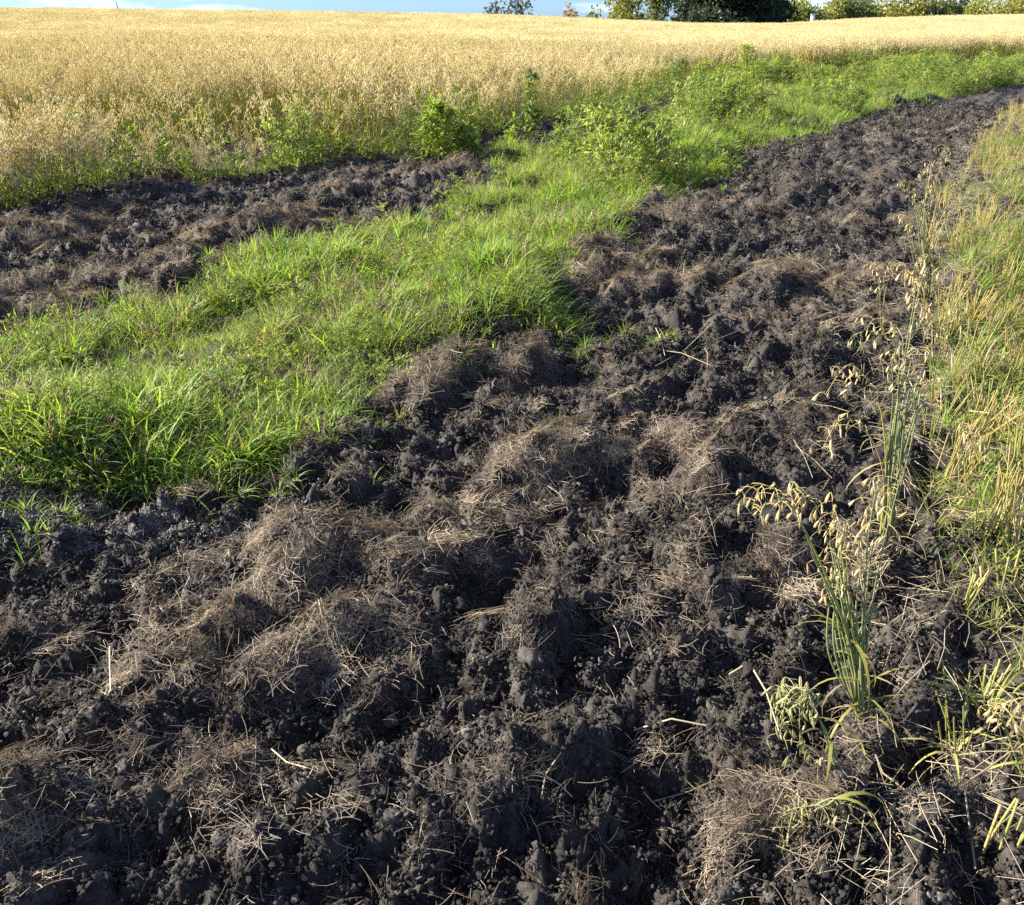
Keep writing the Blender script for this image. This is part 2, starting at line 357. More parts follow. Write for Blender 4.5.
# ------------------------------------------------------------------ mesh helpers
class MB:
    def __init__(s): s.v = []; s.f = []; s.m = []; s.t = []
    def add(s, vs, fs, mat=0, ts=None):
        o = len(s.v); s.v += [tuple(q) for q in vs]; s.f += [tuple(i+o for i in f) for f in fs]; s.m += [mat]*len(fs)
        s.t += list(ts) if ts is not None else [0.5]*len(vs)
    def ribbon(s, pts, w, side, mat=0, tr=(0, 1), taper=True, fold=0.0):
        """flat tapering strip along pts, 'side' = width direction"""
        n = len(pts); vs = []; ts = []
        for k, p in enumerate(pts):
            q = k/(n-1)
            ww = w*(min(1, 0.45+q*2.2)*(1-q**2.2) if taper else 1.0)*0.5+0.00015
            vs += [p-side*ww, p+side*ww]; ts += [tr[0]+(tr[1]-tr[0])*q]*2
        fs = [(2*k, 2*k+1, 2*k+3, 2*k+2) for k in range(n-1)]
        s.add(vs, fs, mat, ts)
    def tube(s, pts, r0, r1, sides=4, mat=0, tr=(0, 1), cap=False):
        n = len(pts); vs = []; ts = []
        for k, p in enumerate(pts):
            q = k/(n-1); d = (pts[min(k+1, n-1)]-pts[max(k-1, 0)])
            if d.length < 1e-9: d = Vector((0, 0, 1))
            d.normalize(); a = d.orthogonal().normalized(); b = d.cross(a); r = r0+(r1-r0)*q
            for j in range(sides):
                an = 2*math.pi*j/sides; vs.append(p+(a*math.cos(an)+b*math.sin(an))*r); ts.append(tr[0]+(tr[1]-tr[0])*q)
        fs = []
        for k in range(n-1):
            for j in range(sides):
                j2 = (j+1) % sides; fs.append((k*sides+j, k*sides+j2, (k+1)*sides+j2, (k+1)*sides+j))
        if cap: fs.append(tuple(range((n-1)*sides, n*sides)))
        s.add(vs, fs, mat, ts)
    def spindle(s, top, d, length, rad, sides=5, prof=((0, .25), (.2, .85), (.5, 1.0), (.8, .5), (1, .02)), mat=0, t=0.5):
        d = d.normalized(); a = d.orthogonal().normalized(); b = d.cross(a); vs = []
        for (q, r) in prof:
            for j in range(sides):
                an = 2*math.pi*j/sides; vs.append(top+d*(q*length)+(a*math.cos(an)+b*math.sin(an)*0.7)*(r*rad))
        fs = []
        for k in range(len(prof)-1):
            for j in range(sides):
                j2 = (j+1) % sides; fs.append((k*sides+j, k*sides+j2, (k+1)*sides+j2, (k+1)*sides+j))
        s.add(vs, fs, mat, [t]*len(vs))
    def mesh(s, name, mats, smooth=True):
        me = bpy.data.meshes.new(name); me.from_pydata(s.v, [], s.f)
        for m in (mats if isinstance(mats, (list, tuple)) else [mats]): me.materials.append(m)
        me.polygons.foreach_set('material_index', s.m)
        a = me.attributes.new('t', 'FLOAT', 'POINT'); a.data.foreach_set('value', s.t)
        if smooth: me.polygons.foreach_set('use_smooth', [True]*len(s.f))
        me.update(); return me

def link(name, data, parent=None, loc=(0, 0, 0), rot=(0, 0, 0), scale=None):
    o = bpy.data.objects.new(name, data); COL.objects.link(o)
    o.location = loc; o.rotation_euler = rot
    if scale is not None: o.scale = (scale,)*3 if isinstance(scale, (int, float)) else scale
    if parent: o.parent = parent
    return o

def tag(o, label=None, cat=None, group=None, kind=None):
    if label: o['label'] = label
    if cat: o['category'] = cat
    if group: o['group'] = group
    if kind: o['kind'] = kind
    return o

def fast_mesh(name, V, F, mats, smooth=True):
    me = bpy.data.meshes.new(name); me.vertices.add(len(V)); me.vertices.foreach_set('co', np.ascontiguousarray(V, np.float32).ravel())
    k = F.shape[1]; me.loops.add(F.size); me.loops.foreach_set('vertex_index', np.ascontiguousarray(F, np.int32).ravel())
    me.polygons.add(len(F)); me.polygons.foreach_set('loop_start', np.arange(0, F.size, k, dtype=np.int32)); me.polygons.foreach_set('loop_total', np.full(len(F), k, np.int32))
    me.polygons.foreach_set('use_smooth', np.full(len(F), smooth, bool))
    for m in mats: me.materials.append(m)
    me.update(calc_edges=True); return me

def bend(base, d, up, length, n, curl):
    """points of a blade leaving base along d and bowing over by curl radians"""
    pts = [base.copy()]; ax = d.cross(Vector((0, 0, 1)))
    if ax.length < 1e-4: ax = Vector((1, 0, 0))
    ax.normalize(); q = Quaternion(ax, -curl/n); dd = d.normalized()
    for k in range(n):
        pts.append(pts[-1]+dd*(length/n)); dd = q @ dd
    return pts

# scattering of uncountable growth: points carry turn, size and which model
def scatter_obj(name, xyz, rot, scl, idx, models, label, cat, z_off=0.0):
    src = bpy.data.collections.new(name+'_models')
    for k, me in enumerate(models):
        src.objects.link(bpy.data.objects.new('%s_model_%02d' % (name, k), me))
    me = bpy.data.meshes.new(name); n = len(xyz); me.vertices.add(n); me.vertices.foreach_set('co', np.ascontiguousarray(xyz, np.float32).ravel())
    a = me.attributes.new('rot', 'FLOAT_VECTOR', 'POINT'); a.data.foreach_set('vector', np.ascontiguousarray(rot, np.float32).ravel())
    a = me.attributes.new('scl', 'FLOAT', 'POINT'); a.data.foreach_set('value', np.ascontiguousarray(scl, np.float32))
    a = me.attributes.new('idx', 'INT', 'POINT'); a.data.foreach_set('value', np.ascontiguousarray(idx, np.int32))
    o = link(name, me); tag(o, label, cat, None, 'stuff')
    ng = bpy.data.node_groups.new(name, 'GeometryNodeTree')
    ng.interface.new_socket('Geometry', in_out='INPUT', socket_type='NodeSocketGeometry'); ng.interface.new_socket('Geometry', in_out='OUTPUT', socket_type='NodeSocketGeometry')
    N = ng.nodes; gi = N.new('NodeGroupInput'); go = N.new('NodeGroupOutput'); ins = N.new('GeometryNodeInstanceOnPoints'); ci = N.new('GeometryNodeCollectionInfo')
    ci.inputs['Collection'].default_value = src; ci.inputs['Separate Children'].default_value = True; ci.inputs['Reset Children'].default_value = True
    def attr(nm, ty):
        q = N.new('GeometryNodeInputNamedAttribute'); q.data_type = ty; q.inputs['Name'].default_value = nm; return q.outputs['Attribute']
    e = N.new('FunctionNodeEulerToRotation'); K = ng.links.new
    K(attr('rot', 'FLOAT_VECTOR'), e.inputs[0]); K(e.outputs[0], ins.inputs['Rotation']); K(attr('scl', 'FLOAT'), ins.inputs['Scale']); K(attr('idx', 'INT'), ins.inputs['Instance Index'])
    ins.inputs['Pick Instance'].default_value = True
    K(gi.outputs[0], ins.inputs['Points']); K(ci.outputs[0], ins.inputs['Instance']); K(ins.outputs[0], go.inputs[0])
    md = o.modifiers.new('scatter', 'NODES'); md.node_group = ng
    return o

HALF = math.radians(42)
def ring_points(rings):
    """random points in rings round the camera foot: (r0, r1, per square metre)"""
    X = []; Y = []; R = []
    for (r0, r1, den) in rings:
        n = int(den*HALF*(r1*r1-r0*r0)); th = rng.uniform(-HALF, HALF, n); r = np.sqrt(rng.uniform(r0*r0, r1*r1, n))
        X.append(r*np.sin(th)); Y.append(r*np.cos(th)); R.append(r)
    return np.concatenate(X), np.concatenate(Y), np.concatenate(R)

def euler_from_normal(n, yaw):
    """euler XYZ turning +Z to n after a random yaw"""
    nx, ny, nz = n[:, 0], n[:, 1], n[:, 2]
    c, s = np.cos(yaw), np.sin(yaw)
    t = np.stack([c, s, np.zeros_like(c)], -1); t = t-n*(t*n).sum(-1, keepdims=True); t /= np.linalg.norm(t, axis=-1, keepdims=True)
    b = np.cross(n, t)
    # columns t, b, n
    ry = np.arcsin(np.clip(-t[:, 2], -1, 1)); rx = np.arctan2(b[:, 2], n[:, 2]); rz = np.arctan2(t[:, 1], t[:, 0])
    return np.stack([rx, ry, rz], -1)

def upright(n, tilt=0.12):
    return np.stack([rng.normal(0, tilt, n), rng.normal(0, tilt, n), rng.uniform(0, 6.283, n)], -1)

def ground_z(x, y): return float(height(np.array([x]), np.array([y]))[0])

# ------------------------------------------------------------------ the ground, one sheet split where its cover changes
NT, NR, NF = 800, 760, 70
th = np.linspace(-math.radians(58), math.radians(58), NT)
OY = -1.1
rr = np.concatenate([1.55*np.exp(np.linspace(0, math.log(25/1.55), NR)), 25*np.exp(np.linspace(0, math.log(900/25), NF+1))[1:]])
RR, TH = np.meshgrid(rr, th, indexing='ij')
GX = (RR*np.sin(TH)); GY = (RR*np.cos(TH)+OY)
GZ, GHAY, GS = height(GX, GY, True, True)
V = np.stack([GX, GY, GZ], -1).reshape(-1, 3)
nr = len(rr)
ii, jj = np.meshgrid(np.arange(nr-1), np.arange(NT-1), indexing='ij')
F = np.stack([ii*NT+jj, ii*NT+jj+1, (ii+1)*NT+jj+1, (ii+1)*NT+jj], -1).reshape(-1, 4)[:, ::-1]
fc = V[F].mean(1)
g, o_, r_ = regions(fc[:, 0], fc[:, 1])
far = fc[:, 1] > CREST_Y+6
left = (~g & ~o_ & ~r_) & (fc[:, 0] < np.interp(fc[:, 1], [p[1] for p in gp([(0, 430), (200, 400), (400, 290), (560, 210), (680, 140), (760, 115)])], [p[0] for p in gp([(0, 430), (200, 400), (400, 290), (560, 210), (680, 140), (760, 115)])])) & (fc[:, 1] > 3.2)
cls = np.where(far, 5, np.where(o_, 1, np.where(g, 2, np.where(r_, 3, np.where(left, 4, 0)))))
hayv = GHAY.ravel()
SOIL = {}
for k, (nm, mt, lab) in enumerate([('tilled_soil', M_SOIL, 'wide swath of dark freshly tilled soil running to the upper right'), ('field_ground', M_FIELD, 'earth under the ripe oats'),
                              ('verge', M_SOIL, 'earth under the green grass strip'), ('stubble_ground', M_SOIL, 'soil with cut stubble along the right edge'),
                              ('tilled_soil', M_SOIL, 'narrow dark tilled strip between the grass and the oats'), ('far_meadow', M_VERGE, 'ground beyond the crest of the field')]):
    sel = F[cls == k]
    if not len(sel): continue
    u, inv = np.unique(sel.ravel(), return_inverse=True)
    me = fast_mesh(nm, V[u], inv.reshape(-1, 4), [mt])
    a = me.attributes.new('hay', 'FLOAT', 'POINT'); a.data.foreach_set('value', hayv[u].astype(np.float32))
    if k in (0, 2):                                      # pale dry silt along the near end of the grass strip
        ax, ay = P(110, 535); ash = np.exp(-((V[u, 0]-ax)/.55)**2-((V[u, 1]-ay)/.14)**2)
        a = me.attributes.new('ash', 'FLOAT', 'POINT'); a.data.foreach_set('value', ash.astype(np.float32))
    SOIL[k] = tag(link(nm, me), lab, None, None, 'structure')

# ------------------------------------------------------------------ clods
def lump_mesh(name, seed, sub, mat, amp=0.32, squash=0.75):
    bm = bmesh.new(); bmesh.ops.create_icosphere(bm, subdivisions=sub, radius=1.0)
    P3 = np.array([v.co[:] for v in bm.verts]); r = np.random.default_rng(seed)
    d = np.ones(len(P3))
    for k in range(9):
        c = r.normal(size=3); c /= np.linalg.norm(c); dist = np.linalg.norm(P3-c, axis=1)
        d += amp*r.uniform(-.7, 1)*np.exp(-(dist/r.uniform(.3, .8))**2)
    d += amp*.25*r.normal(size=len(P3))
    P3 = P3*d[:, None]*np.array([1, r.uniform(.75, 1), squash*r.uniform(.8, 1.1)])
    for v, p in zip(bm.verts, P3): v.co = p
    me = bpy.data.meshes.new(name); bm.to_mesh(me); bm.free(); me.materials.append(mat)
    me.polygons.foreach_set('use_smooth', [True]*len(me.polygons)); return me


def clod_mesh(seed):
    """crumbly clod: an uneven core with many small crumbs grown into it"""
    bm = bmesh.new(); bmesh.ops.create_icosphere(bm, subdivisions=3, radius=1.0)
    P3 = np.array([v.co[:] for v in bm.verts]); r = np.random.default_rng(seed); d = np.full(len(P3), .78)
    for k in range(6):
        c = r.normal(size=3); c /= np.linalg.norm(c); d += r.uniform(-.3, .3)*np.exp(-(np.linalg.norm(P3-c, axis=1)/.8)**2)
    P3 = P3*d[:, None]/.78*np.array([1, r.uniform(.65, 1), r.uniform(.55, .85)])
    for k in range(9):                                   # broken, sheared faces
        c = r.normal(size=3); c /= np.linalg.norm(c); o = r.uniform(.38, .75); P3 -= np.maximum(0, P3@c-o)[:, None]*c*.9
    e = np.zeros(len(P3)); Q = P3/np.linalg.norm(P3, axis=1, keepdims=True)
    for k in range(60):
        c = r.normal(size=3); c /= np.linalg.norm(c); q = r.uniform(.08, .26); e = np.maximum(e, np.sqrt(np.maximum(0, q*q-((Q-c)**2).sum(1)))*r.uniform(.2, .9))
    P3 += Q*(e*.7+.045*r.normal(size=len(P3)))[:, None]
    for v, p in zip(bm.verts, P3): v.co = p
    me = bpy.data.meshes.new('clod'); bm.to_mesh(me); bm.free(); me.materials.append(M_CLOD)
    me.polygons.foreach_set('use_smooth', [True]*len(me.polygons)); return me
CLODS = [clod_mesh(20+k) for k in range(8)]
def crumb_cluster(seed):
    r = np.random.default_rng(seed); V = []; F = []
    bm = bmesh.new(); bmesh.ops.create_icosphere(bm, subdivisions=1, radius=1.0); S = np.array([v.co[:] for v in bm.verts]); T = np.array([[v.index for v in f.verts] for f in bm.faces]); bm.free()
    for k in range(16):
        q = S*r.uniform(.45, 1.4, (len(S), 1))*r.uniform(.6, 1.3, 3)*(.0023*np.exp(r.normal(0, .55)))+np.array([r.normal(0, .013), r.normal(0, .013), r.uniform(-.002, .006)])
        F.append(T+len(S)*k); V.append(q)
    return fast_mesh('soil_crumbs', np.concatenate(V), np.concatenate(F), [M_CLOD], False)
CRUMBS = [crumb_cluster(70+k) for k in range(8)]

def soil_points(rings, hay_max=None, hay_min=None):
    x, y, r = ring_points(rings)
    g, o, rt = regions(x, y)
    m = (~g | (edge_dist(POLY_GRASS, x, y) < .35)) & ~o & (y > 0.5)
    x, y, r, rt = x[m], y[m], r[m], rt[m]
    z, hay, s = height(x, y, True, True)
    keep = rng.uniform(0, 1, len(x)) < np.where(rt, 0.5, 1.0)
    if hay_max is not None: keep &= rng.uniform(0, 1, len(x)) < 1-hay*hay_max
    if hay_min is not None: keep &= rng.uniform(0, 1, len(x)) < hay_min(hay, x, y, rt)
    return x[keep], y[keep], z[keep], r[keep], hay[keep]

x, y, z, r, hay = soil_points([(1.0, 2.6, 3000), (2.6, 4.5, 1700), (4.5, 8, 700), (8, 20, 260)], hay_max=0.5)
nn = normals(x, y)
scatter_obj('soil_crumbs', np.stack([x, y, z], -1), euler_from_normal(nn, rng.uniform(0, 6.28, len(x))), rng.uniform(.7, 1.5, len(x))*(1+.08*np.maximum(0, r-2.5)), rng.integers(0, 8, len(x)), CRUMBS, 'dark crumbs of soil scattered over the tilled ground', 'soil')
x, y, z, r, hay = soil_points([(1.0, 2.6, 420), (2.6, 4.5, 300), (4.5, 8, 200), (8, 20, 130)], hay_max=0.6)
size = np.minimum(0.0095*np.exp(rng.normal(0, 0.45, len(x)))*(1+0.09*np.maximum(0, r-2)), 0.02+.002*r)
scatter_obj('soil_lumps', np.stack([x, y, z+size*0.1], -1), rng.uniform(0, 6.28, (len(x), 3)), size, rng.integers(0, 8, len(x)), CLODS, 'small crumbly lumps of dark soil lying over the tilled ground', 'soil')
M_SILT = plain_ground('dry_silt', [(0.35, (0.10, 0.094, 0.085)), (0.7, (0.26, 0.245, 0.225))], 60)
SILT = []
for q in CRUMBS[:4]:
    q = q.copy(); q.materials.clear(); q.materials.append(M_SILT); SILT.append(q)
ax, ay = P(110, 538); x = ax+rng.normal(0, .42, 900); y = ay+rng.normal(0, .075, 900)
scatter_obj('dry_silt', np.stack([x, y, height(x, y)+.003], -1), euler_from_normal(normals(x, y), rng.uniform(0, 6.28, len(x))), rng.uniform(.5, 1.1, len(x)), rng.integers(0, 4, len(x)), SILT, 'pale grey silt along the near foot of the grass strip', 'soil')
# the largest clods, one by one
x, y, z, r, hay = soil_points([(1.3, 2.6, 60), (2.6, 5, 16), (5, 9, 3)], hay_max=0.9)
n = min(300, len(x)); pick = rng.permutation(len(x))[:n]
for k in pick:
    s = 0.013+0.014*rng.uniform()**2+0.0025*r[k]
    par = SOIL[4] if (4 in SOIL and x[k] < -0.3 and y[k] > 5 and x[k] < -0.25*y[k]) else SOIL[0]
    o = link('clod', CLODS[rng.integers(0, 8)], par, (x[k], y[k], z[k]+s*0.15), tuple(rng.uniform(0, 6.28, 3)), float(s))

# ------------------------------------------------------------------ dead grass lying on the tilled ground
def hay_mat_model(seed, n, rad, lmin, lmax, wmin, wmax, lift):
    r = random.Random(seed); b = MB()
    main = r.uniform(0, 6.28)
    for k in range(n):
        a = r.gauss(main, 0.7) if r.random() < .7 else r.uniform(0, 6.28)
        L_ = r.uniform(lmin, lmax); c = Vector((r.gauss(0, rad*.5), r.gauss(0, rad*.5), r.uniform(-.004, lift)))
        d = Vector((math.cos(a), math.sin(a), 0)); cv = r.gauss(0, .35); sgn = Vector((-d.y, d.x, 0)); arch = r.uniform(0, .16)*L_; tilt = r.gauss(0, .11)
        pts = []
        for q in range(5):
            u = q/4-.5
            pts.append(c+d*(u*L_)+sgn*(cv*L_*(u*u-.08))+Vector((0, 0, arch*(0.25-u*u)*2.0-arch*.2+tilt*u*L_)))
        side = (sgn*math.cos(r.uniform(-.9, .9))+Vector((0, 0, r.uniform(-.8, .8)))).normalized()
        b.ribbon(pts, r.uniform(wmin, wmax), side, 0, (0, 1), taper=False)
    return b.mesh('dead_grass', M_HAY)

HAYS = [hay_mat_model(k, 80, .06, .012, .07, .0003, .0010, .007) for k in range(10)]
HAYS_SINGLE = [hay_mat_model(50+k, 9, .07, .015, .07, .0004, .0012, .006) for k in range(8)]
x, y, z, r, hay = soil_points([(1.0, 2.6, 1000), (2.6, 4.5, 800), (4.5, 8, 430), (8, 18, 150)], hay_min=lambda h, x, y, rt: sstep(.18, .8, h)*1.0+0.10*rt)
nn = normals(x, y); nn = nn+rng.normal(0, .10, nn.shape); nn /= np.linalg.norm(nn, axis=1, keepdims=True)
scatter_obj('dead_grass_thatch', np.stack([x, y, z+0.004], -1), euler_from_normal(nn, rng.uniform(0, 6.28, len(x))), rng.uniform(.7, 1.25, len(x))*(1+.05*np.maximum(0, r-3)), rng.integers(0, 10, len(x)), HAYS,
            'brown dead grass matted over the humps of tilled soil', 'dead grass')
x, y, z, r, hay = soil_points([(1.0, 2.6, 850), (2.6, 4.5, 720), (4.5, 8, 380), (8, 18, 150)], hay_min=lambda h, x, y, rt: 0.30+.7*h+.3*rt)
nn = normals(x, y); nn = nn+rng.normal(0, .25, nn.shape); nn /= np.linalg.norm(nn, axis=1, keepdims=True)
scatter_obj('dead_grass_litter', np.stack([x, y, z+0.005], -1), euler_from_normal(nn, rng.uniform(0, 6.28, len(x))), rng.uniform(.6, 1.2, len(x))*(1+.05*np.maximum(0, r-3)), rng.integers(0, 8, len(x)), HAYS_SINGLE,
            'single dry grass fibres and rootlets strewn over the soil', 'dead grass')

# ------------------------------------------------------------------ green grass strip
def tuft_model(seed, n, lmin, lmax, wmin, wmax, spread, curl, mats, dry=0.1, seedheads=0):
    r = random.Random(seed); b = MB()
    for k in range(n):
        a = r.uniform(0, 6.28); rad = r.uniform(0, .03); base = Vector((math.cos(a)*rad, math.sin(a)*rad, -.01))
        lean = abs(r.gauss(0, spread)); d = Vector((math.cos(a)*math.sin(lean), math.sin(a)*math.sin(lean), math.cos(lean)))
        L_ = r.uniform(lmin, lmax); pts = bend(base, d, None, L_, 6, r.uniform(.2, curl))
        yaw = a+math.pi/2+r.gauss(0, .5)
        b.ribbon(pts, r.uniform(wmin, wmax), Vector((math.cos(yaw), math.sin(yaw), r.uniform(-.2, .2))), 1 if r.random() < dry else 0)
    for k in range(seedheads):
        a = r.uniform(0, 6.28); d = Vector((math.cos(a)*.35, math.sin(a)*.35, 1)).normalized(); pts = bend(Vector((0, 0, 0)), d, None, r.uniform(lmax*.8, lmax*1.1), 6, .6)
        b.tube(pts, .0010, .0006, 3, 1)
        for q in range(9):
            p = pts[-1].lerp(pts[-2], r.uniform(0, 1.2)); dd = Vector((r.gauss(0, 1), r.gauss(0, 1), r.uniform(0, 1))).normalized()
            b.spindle(p, dd, r.uniform(.012, .03), .003, 3, ((0, .4), (.5, 1), (1, .1)), 2)
    return b.mesh('grass_tuft', mats)

GM = [M_GRASS, M_GRASSDRY, M_SEED]
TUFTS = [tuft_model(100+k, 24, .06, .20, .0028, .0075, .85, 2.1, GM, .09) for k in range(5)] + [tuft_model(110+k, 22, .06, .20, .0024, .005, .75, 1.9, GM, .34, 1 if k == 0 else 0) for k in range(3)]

def in_grass(rings, margin=0.0):
    x, y, r = ring_points(rings)
    g, o, rt = regions(x, y); x, y, r = x[g], y[g], r[g]
    return x, y, r
x, y, r = in_grass([(2.0, 6, 620), (6, 10, 400), (10, 18, 160), (18, 34, 50)])
ed = edge_dist(POLY_GRASS, x, y)
z = height(x, y, False)
clump = 1.25*fbm(x*2.6, y*2.6, 401, 4, .6)
thin = sstep(0, .10, ed)*0.4+0.6
keep = rng.uniform(0, 1, len(x)) < thin*np.clip(0.95+clump, .6, 1)
x, y, z, r, ed, clump = [q[keep] for q in (x, y, z, r, ed, clump)]
scl = (0.62+0.70*sstep(-.3, .4, clump)+0.22*rng.uniform(-1, 1, len(x)))*(0.80+.20*sstep(0, .2, ed))*(1+.30*sstep(7.5, 12, r)*sstep(.3, 1.2, edge_dist(gp(GRASS_UP), x, y, False)))*(1-.12*(1-sstep(3.5, 5.5, r)))
dryp = sstep(-.05, .3, fbm(x*1.5+3, y*1.5, 421, 3)+0.35*(y < 5.2)-.12)
idx = np.where(rng.uniform(0, 1, len(x)) < .14+.55*dryp, rng.integers(5, 8, len(x)), rng.integers(0, 5, len(x)))
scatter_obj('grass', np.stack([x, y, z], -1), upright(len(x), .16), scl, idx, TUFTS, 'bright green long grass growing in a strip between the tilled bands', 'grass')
# stray tufts on the tilled soil beside the strip
x, y, r = ring_points([(2.0, 6, 150), (6, 14, 60)])
g, o, rt = regions(x, y); ed = edge_dist(POLY_GRASS, x, y)
m = ~g & ~o & ~rt & (rng.uniform(0, 1, len(x)) < np.exp(-ed/.13)*.9+.006)
x2, y2 = [np.array(q) for q in zip(*[P(600+random.gauss(0, 35), 345+random.gauss(0, 5)) for _ in range(26)]+[P(random.uniform(-20, 90), 535+random.gauss(0, 8)) for _ in range(16)]+[P(random.gauss(650, 20), 350+random.gauss(0, 5)) for _ in range(10)])]
x = np.concatenate([x[m], x2]); y = np.concatenate([y[m], y2]); z = height(x, y)
scatter_obj('stray_grass', np.stack([x, y, z], -1), upright(len(x), .3), rng.uniform(.25, .75, len(x)), rng.integers(0, 8, len(x)), TUFTS, 'stray green grass sprouting on the tilled soil beside the strip', 'grass')

# leafy weeds mixed into the far half of the strip
def weed_model(seed, h, n_br, leaf, mats, flower=False, arm=.38):
    r = random.Random(seed); b = MB()
    stem = bend(Vector((0, 0, -.02)), Vector((r.gauss(0, .08), r.gauss(0, .08), 1)).normalized(), None, h, 8, r.uniform(0, .25)); b.tube(stem, .005, .002, 4, 1)
    for k in range(n_br):
        q = r.uniform(.12, 1.0); i = min(7, int(q*8)); p = stem[i].lerp(stem[i+1], q*8-i if i < 7 else .5)
        a = r.uniform(0, 6.28); el = r.uniform(.2, 1.0); d = Vector((math.cos(a)*math.cos(el), math.sin(a)*math.cos(el), math.sin(el)))
        L_ = h*arm*(1.15-q)+.05*min(1, arm*3); br = bend(p, d, None, L_, 3, .5); b.tube(br, .0018, .0008, 3, 1)
        for m in range(6):
            u = r.uniform(.25, 1); j = min(2, int(u*3)); lp = br[j].lerp(br[j+1], u*3-j if u < 1 else 1); a2 = a+r.gauss(0, .9); e2 = r.gauss(.15, .5)
            ld = Vector((math.cos(a2)*math.cos(e2), math.sin(a2)*math.cos(e2), math.sin(e2))); ll = leaf*r.uniform(.6, 1.2)
            b.ribbon(bend(lp, ld, None, ll, 3, r.uniform(.1, .9)), ll*.30, Vector((-math.sin(a2), math.cos(a2), r.gauss(0, .35))).normalized(), 0)
    if flower:
        for m in range(26):
            p = stem[-1]+Vector((r.gauss(0, .035), r.gauss(0, .035), r.uniform(-.10, .04))); b.spindle(p, Vector((r.gauss(0, .4), r.gauss(0, .4), 1)), .022, .010, 4, ((0, .4), (.5, 1), (1, .3)), 2)
    return b.mesh('weed', mats)
WM = [M_WEED, M_WEEDSTEM, M_PINK]
WEEDS = [weed_model(200+k, .26+.03*k, 22, .040, WM) for k in range(5)]
x, y, r = in_grass([(8, 10, 34), (10, 16, 60), (16, 34, 40)])
clump = fbm(x*.9, y*.9, 431, 3)
keep = rng.uniform(0, 1, len(x)) < sstep(-.12, .22, clump)*sstep(0, .4, edge_dist(POLY_GRASS, x, y))*np.where(y < 16, sstep(.5, 1.3, edge_dist(gp(GRASS_UP), x, y, False)), 1)
x, y, r = x[keep], y[keep], r[keep]
scatter_obj('strip_weeds', np.stack([x, y, height(x, y, False)], -1), upright(len(x), .15), rng.uniform(.6, 1.2, len(x))*(.75+.95*sstep(.0, .35, clump[keep])), rng.integers(0, 5, len(x)), WEEDS, 'leafy green weeds growing thick in the far half of the grass strip', 'weeds')

x, y, r = in_grass([(2.6, 9, 45)])
keep = rng.uniform(0, 1, len(x)) < sstep(-.2, .3, fbm(x*1.7, y*1.7, 441, 3)); x, y = x[keep], y[keep]
scatter_obj('low_weeds', np.stack([x, y, height(x, y, False)], -1), upright(len(x), .3), rng.uniform(.35, .62, len(x)), rng.integers(0, 5, len(x)), WEEDS, 'low leafy weeds mixed into the near grass strip', 'weeds')

# ------------------------------------------------------------------ oats
def spikelet(b, p, r, size, mat, sides=4, lean=0.25):
    d = Vector((r.gauss(0, lean), r.gauss(0, lean), -1))
    b.spindle(p, d, size*r.uniform(.8, 1.15), size*.19, sides, ((0, .25), (.3, 1), (.62, .85), (1, .05)), mat)

def panicle(b, pts, r, n, reach, size, mat_stalk, mat_sp, sides=4):
    """drooping open head along pts"""
    for k in range(n):
        q = (k+.5)/n; i = min(len(pts)-2, int(q*(len(pts)-1))); p = pts[i].lerp(pts[i+1], q*(len(pts)-1)-i)
        a = r.uniform(0, 6.28); L_ = reach*(1.1-q*.8)*r.uniform(.5, 1.1); d = Vector((math.cos(a), math.sin(a), r.uniform(.1, .9))).normalized()
        br = bend(p, d, None, L_, 3, 1.7); b.ribbon(br, .0012, Vector((-d.y, d.x, .3)).normalized(), mat_stalk, (1, 1), taper=False)
        spikelet(b, br[-1], r, size, mat_sp, sides)
        if r.random() < .45: spikelet(b, br[2], r, size*.9, mat_sp, sides)

def oat_model(seed, h, n_sp=22, leaves=4, full=True, parts=False, hf=.24, head=None, reach=.075):
    r = random.Random(seed); st = MB(); lf = MB(); pn = MB(); lfs = []
    if not parts: lf = st; pn = st
    d = Vector((r.gauss(0, .10), r.gauss(0, .10), 1)).normalized()
    stem = bend(Vector((0, 0, -.03)), d, None, h*(1.02-hf), 6, r.uniform(0, .25))
    st.tube(stem, .0024, .0015, 3, 0, (0, .8))
    hd = bend(stem[-1], (stem[-1]-stem[-2]).normalized(), None, h*hf, 5, r.uniform(.4, 1.3)); st.tube(hd, .0012, .0006, 3, 0, (.8, 1))
    for k in range(leaves):
        q = r.uniform(.10, .70); i = int(q*6); p = stem[i]; a = r.uniform(0, 6.28); el = r.uniform(.7, 1.25)
        dd = Vector((math.cos(a)*math.cos(el), math.sin(a)*math.cos(el), math.sin(el)))
        if parts: lf = MB(); lfs.append(lf)
        lf.ribbon(bend(p, dd, None, r.uniform(.18, .34), 5, r.uniform(.8, 2.4)), r.uniform(.007, .013), Vector((-math.sin(a), math.cos(a), 0)), 0 if parts else 1)
    panicle(pn, hd, r, n_sp, reach, .026, 0 if parts else 0, 1 if parts else 2)
    if parts:
        return st.mesh('stem', M_OATSTEM), *[q.mesh('leaf', M_OATLEAF) for q in lfs], pn.mesh('panicle', [M_OATSTEM, head or M_OATHEAD])
    return st.mesh('oat', [M_OATSTEM, M_OATLEAF, M_OATHEAD])

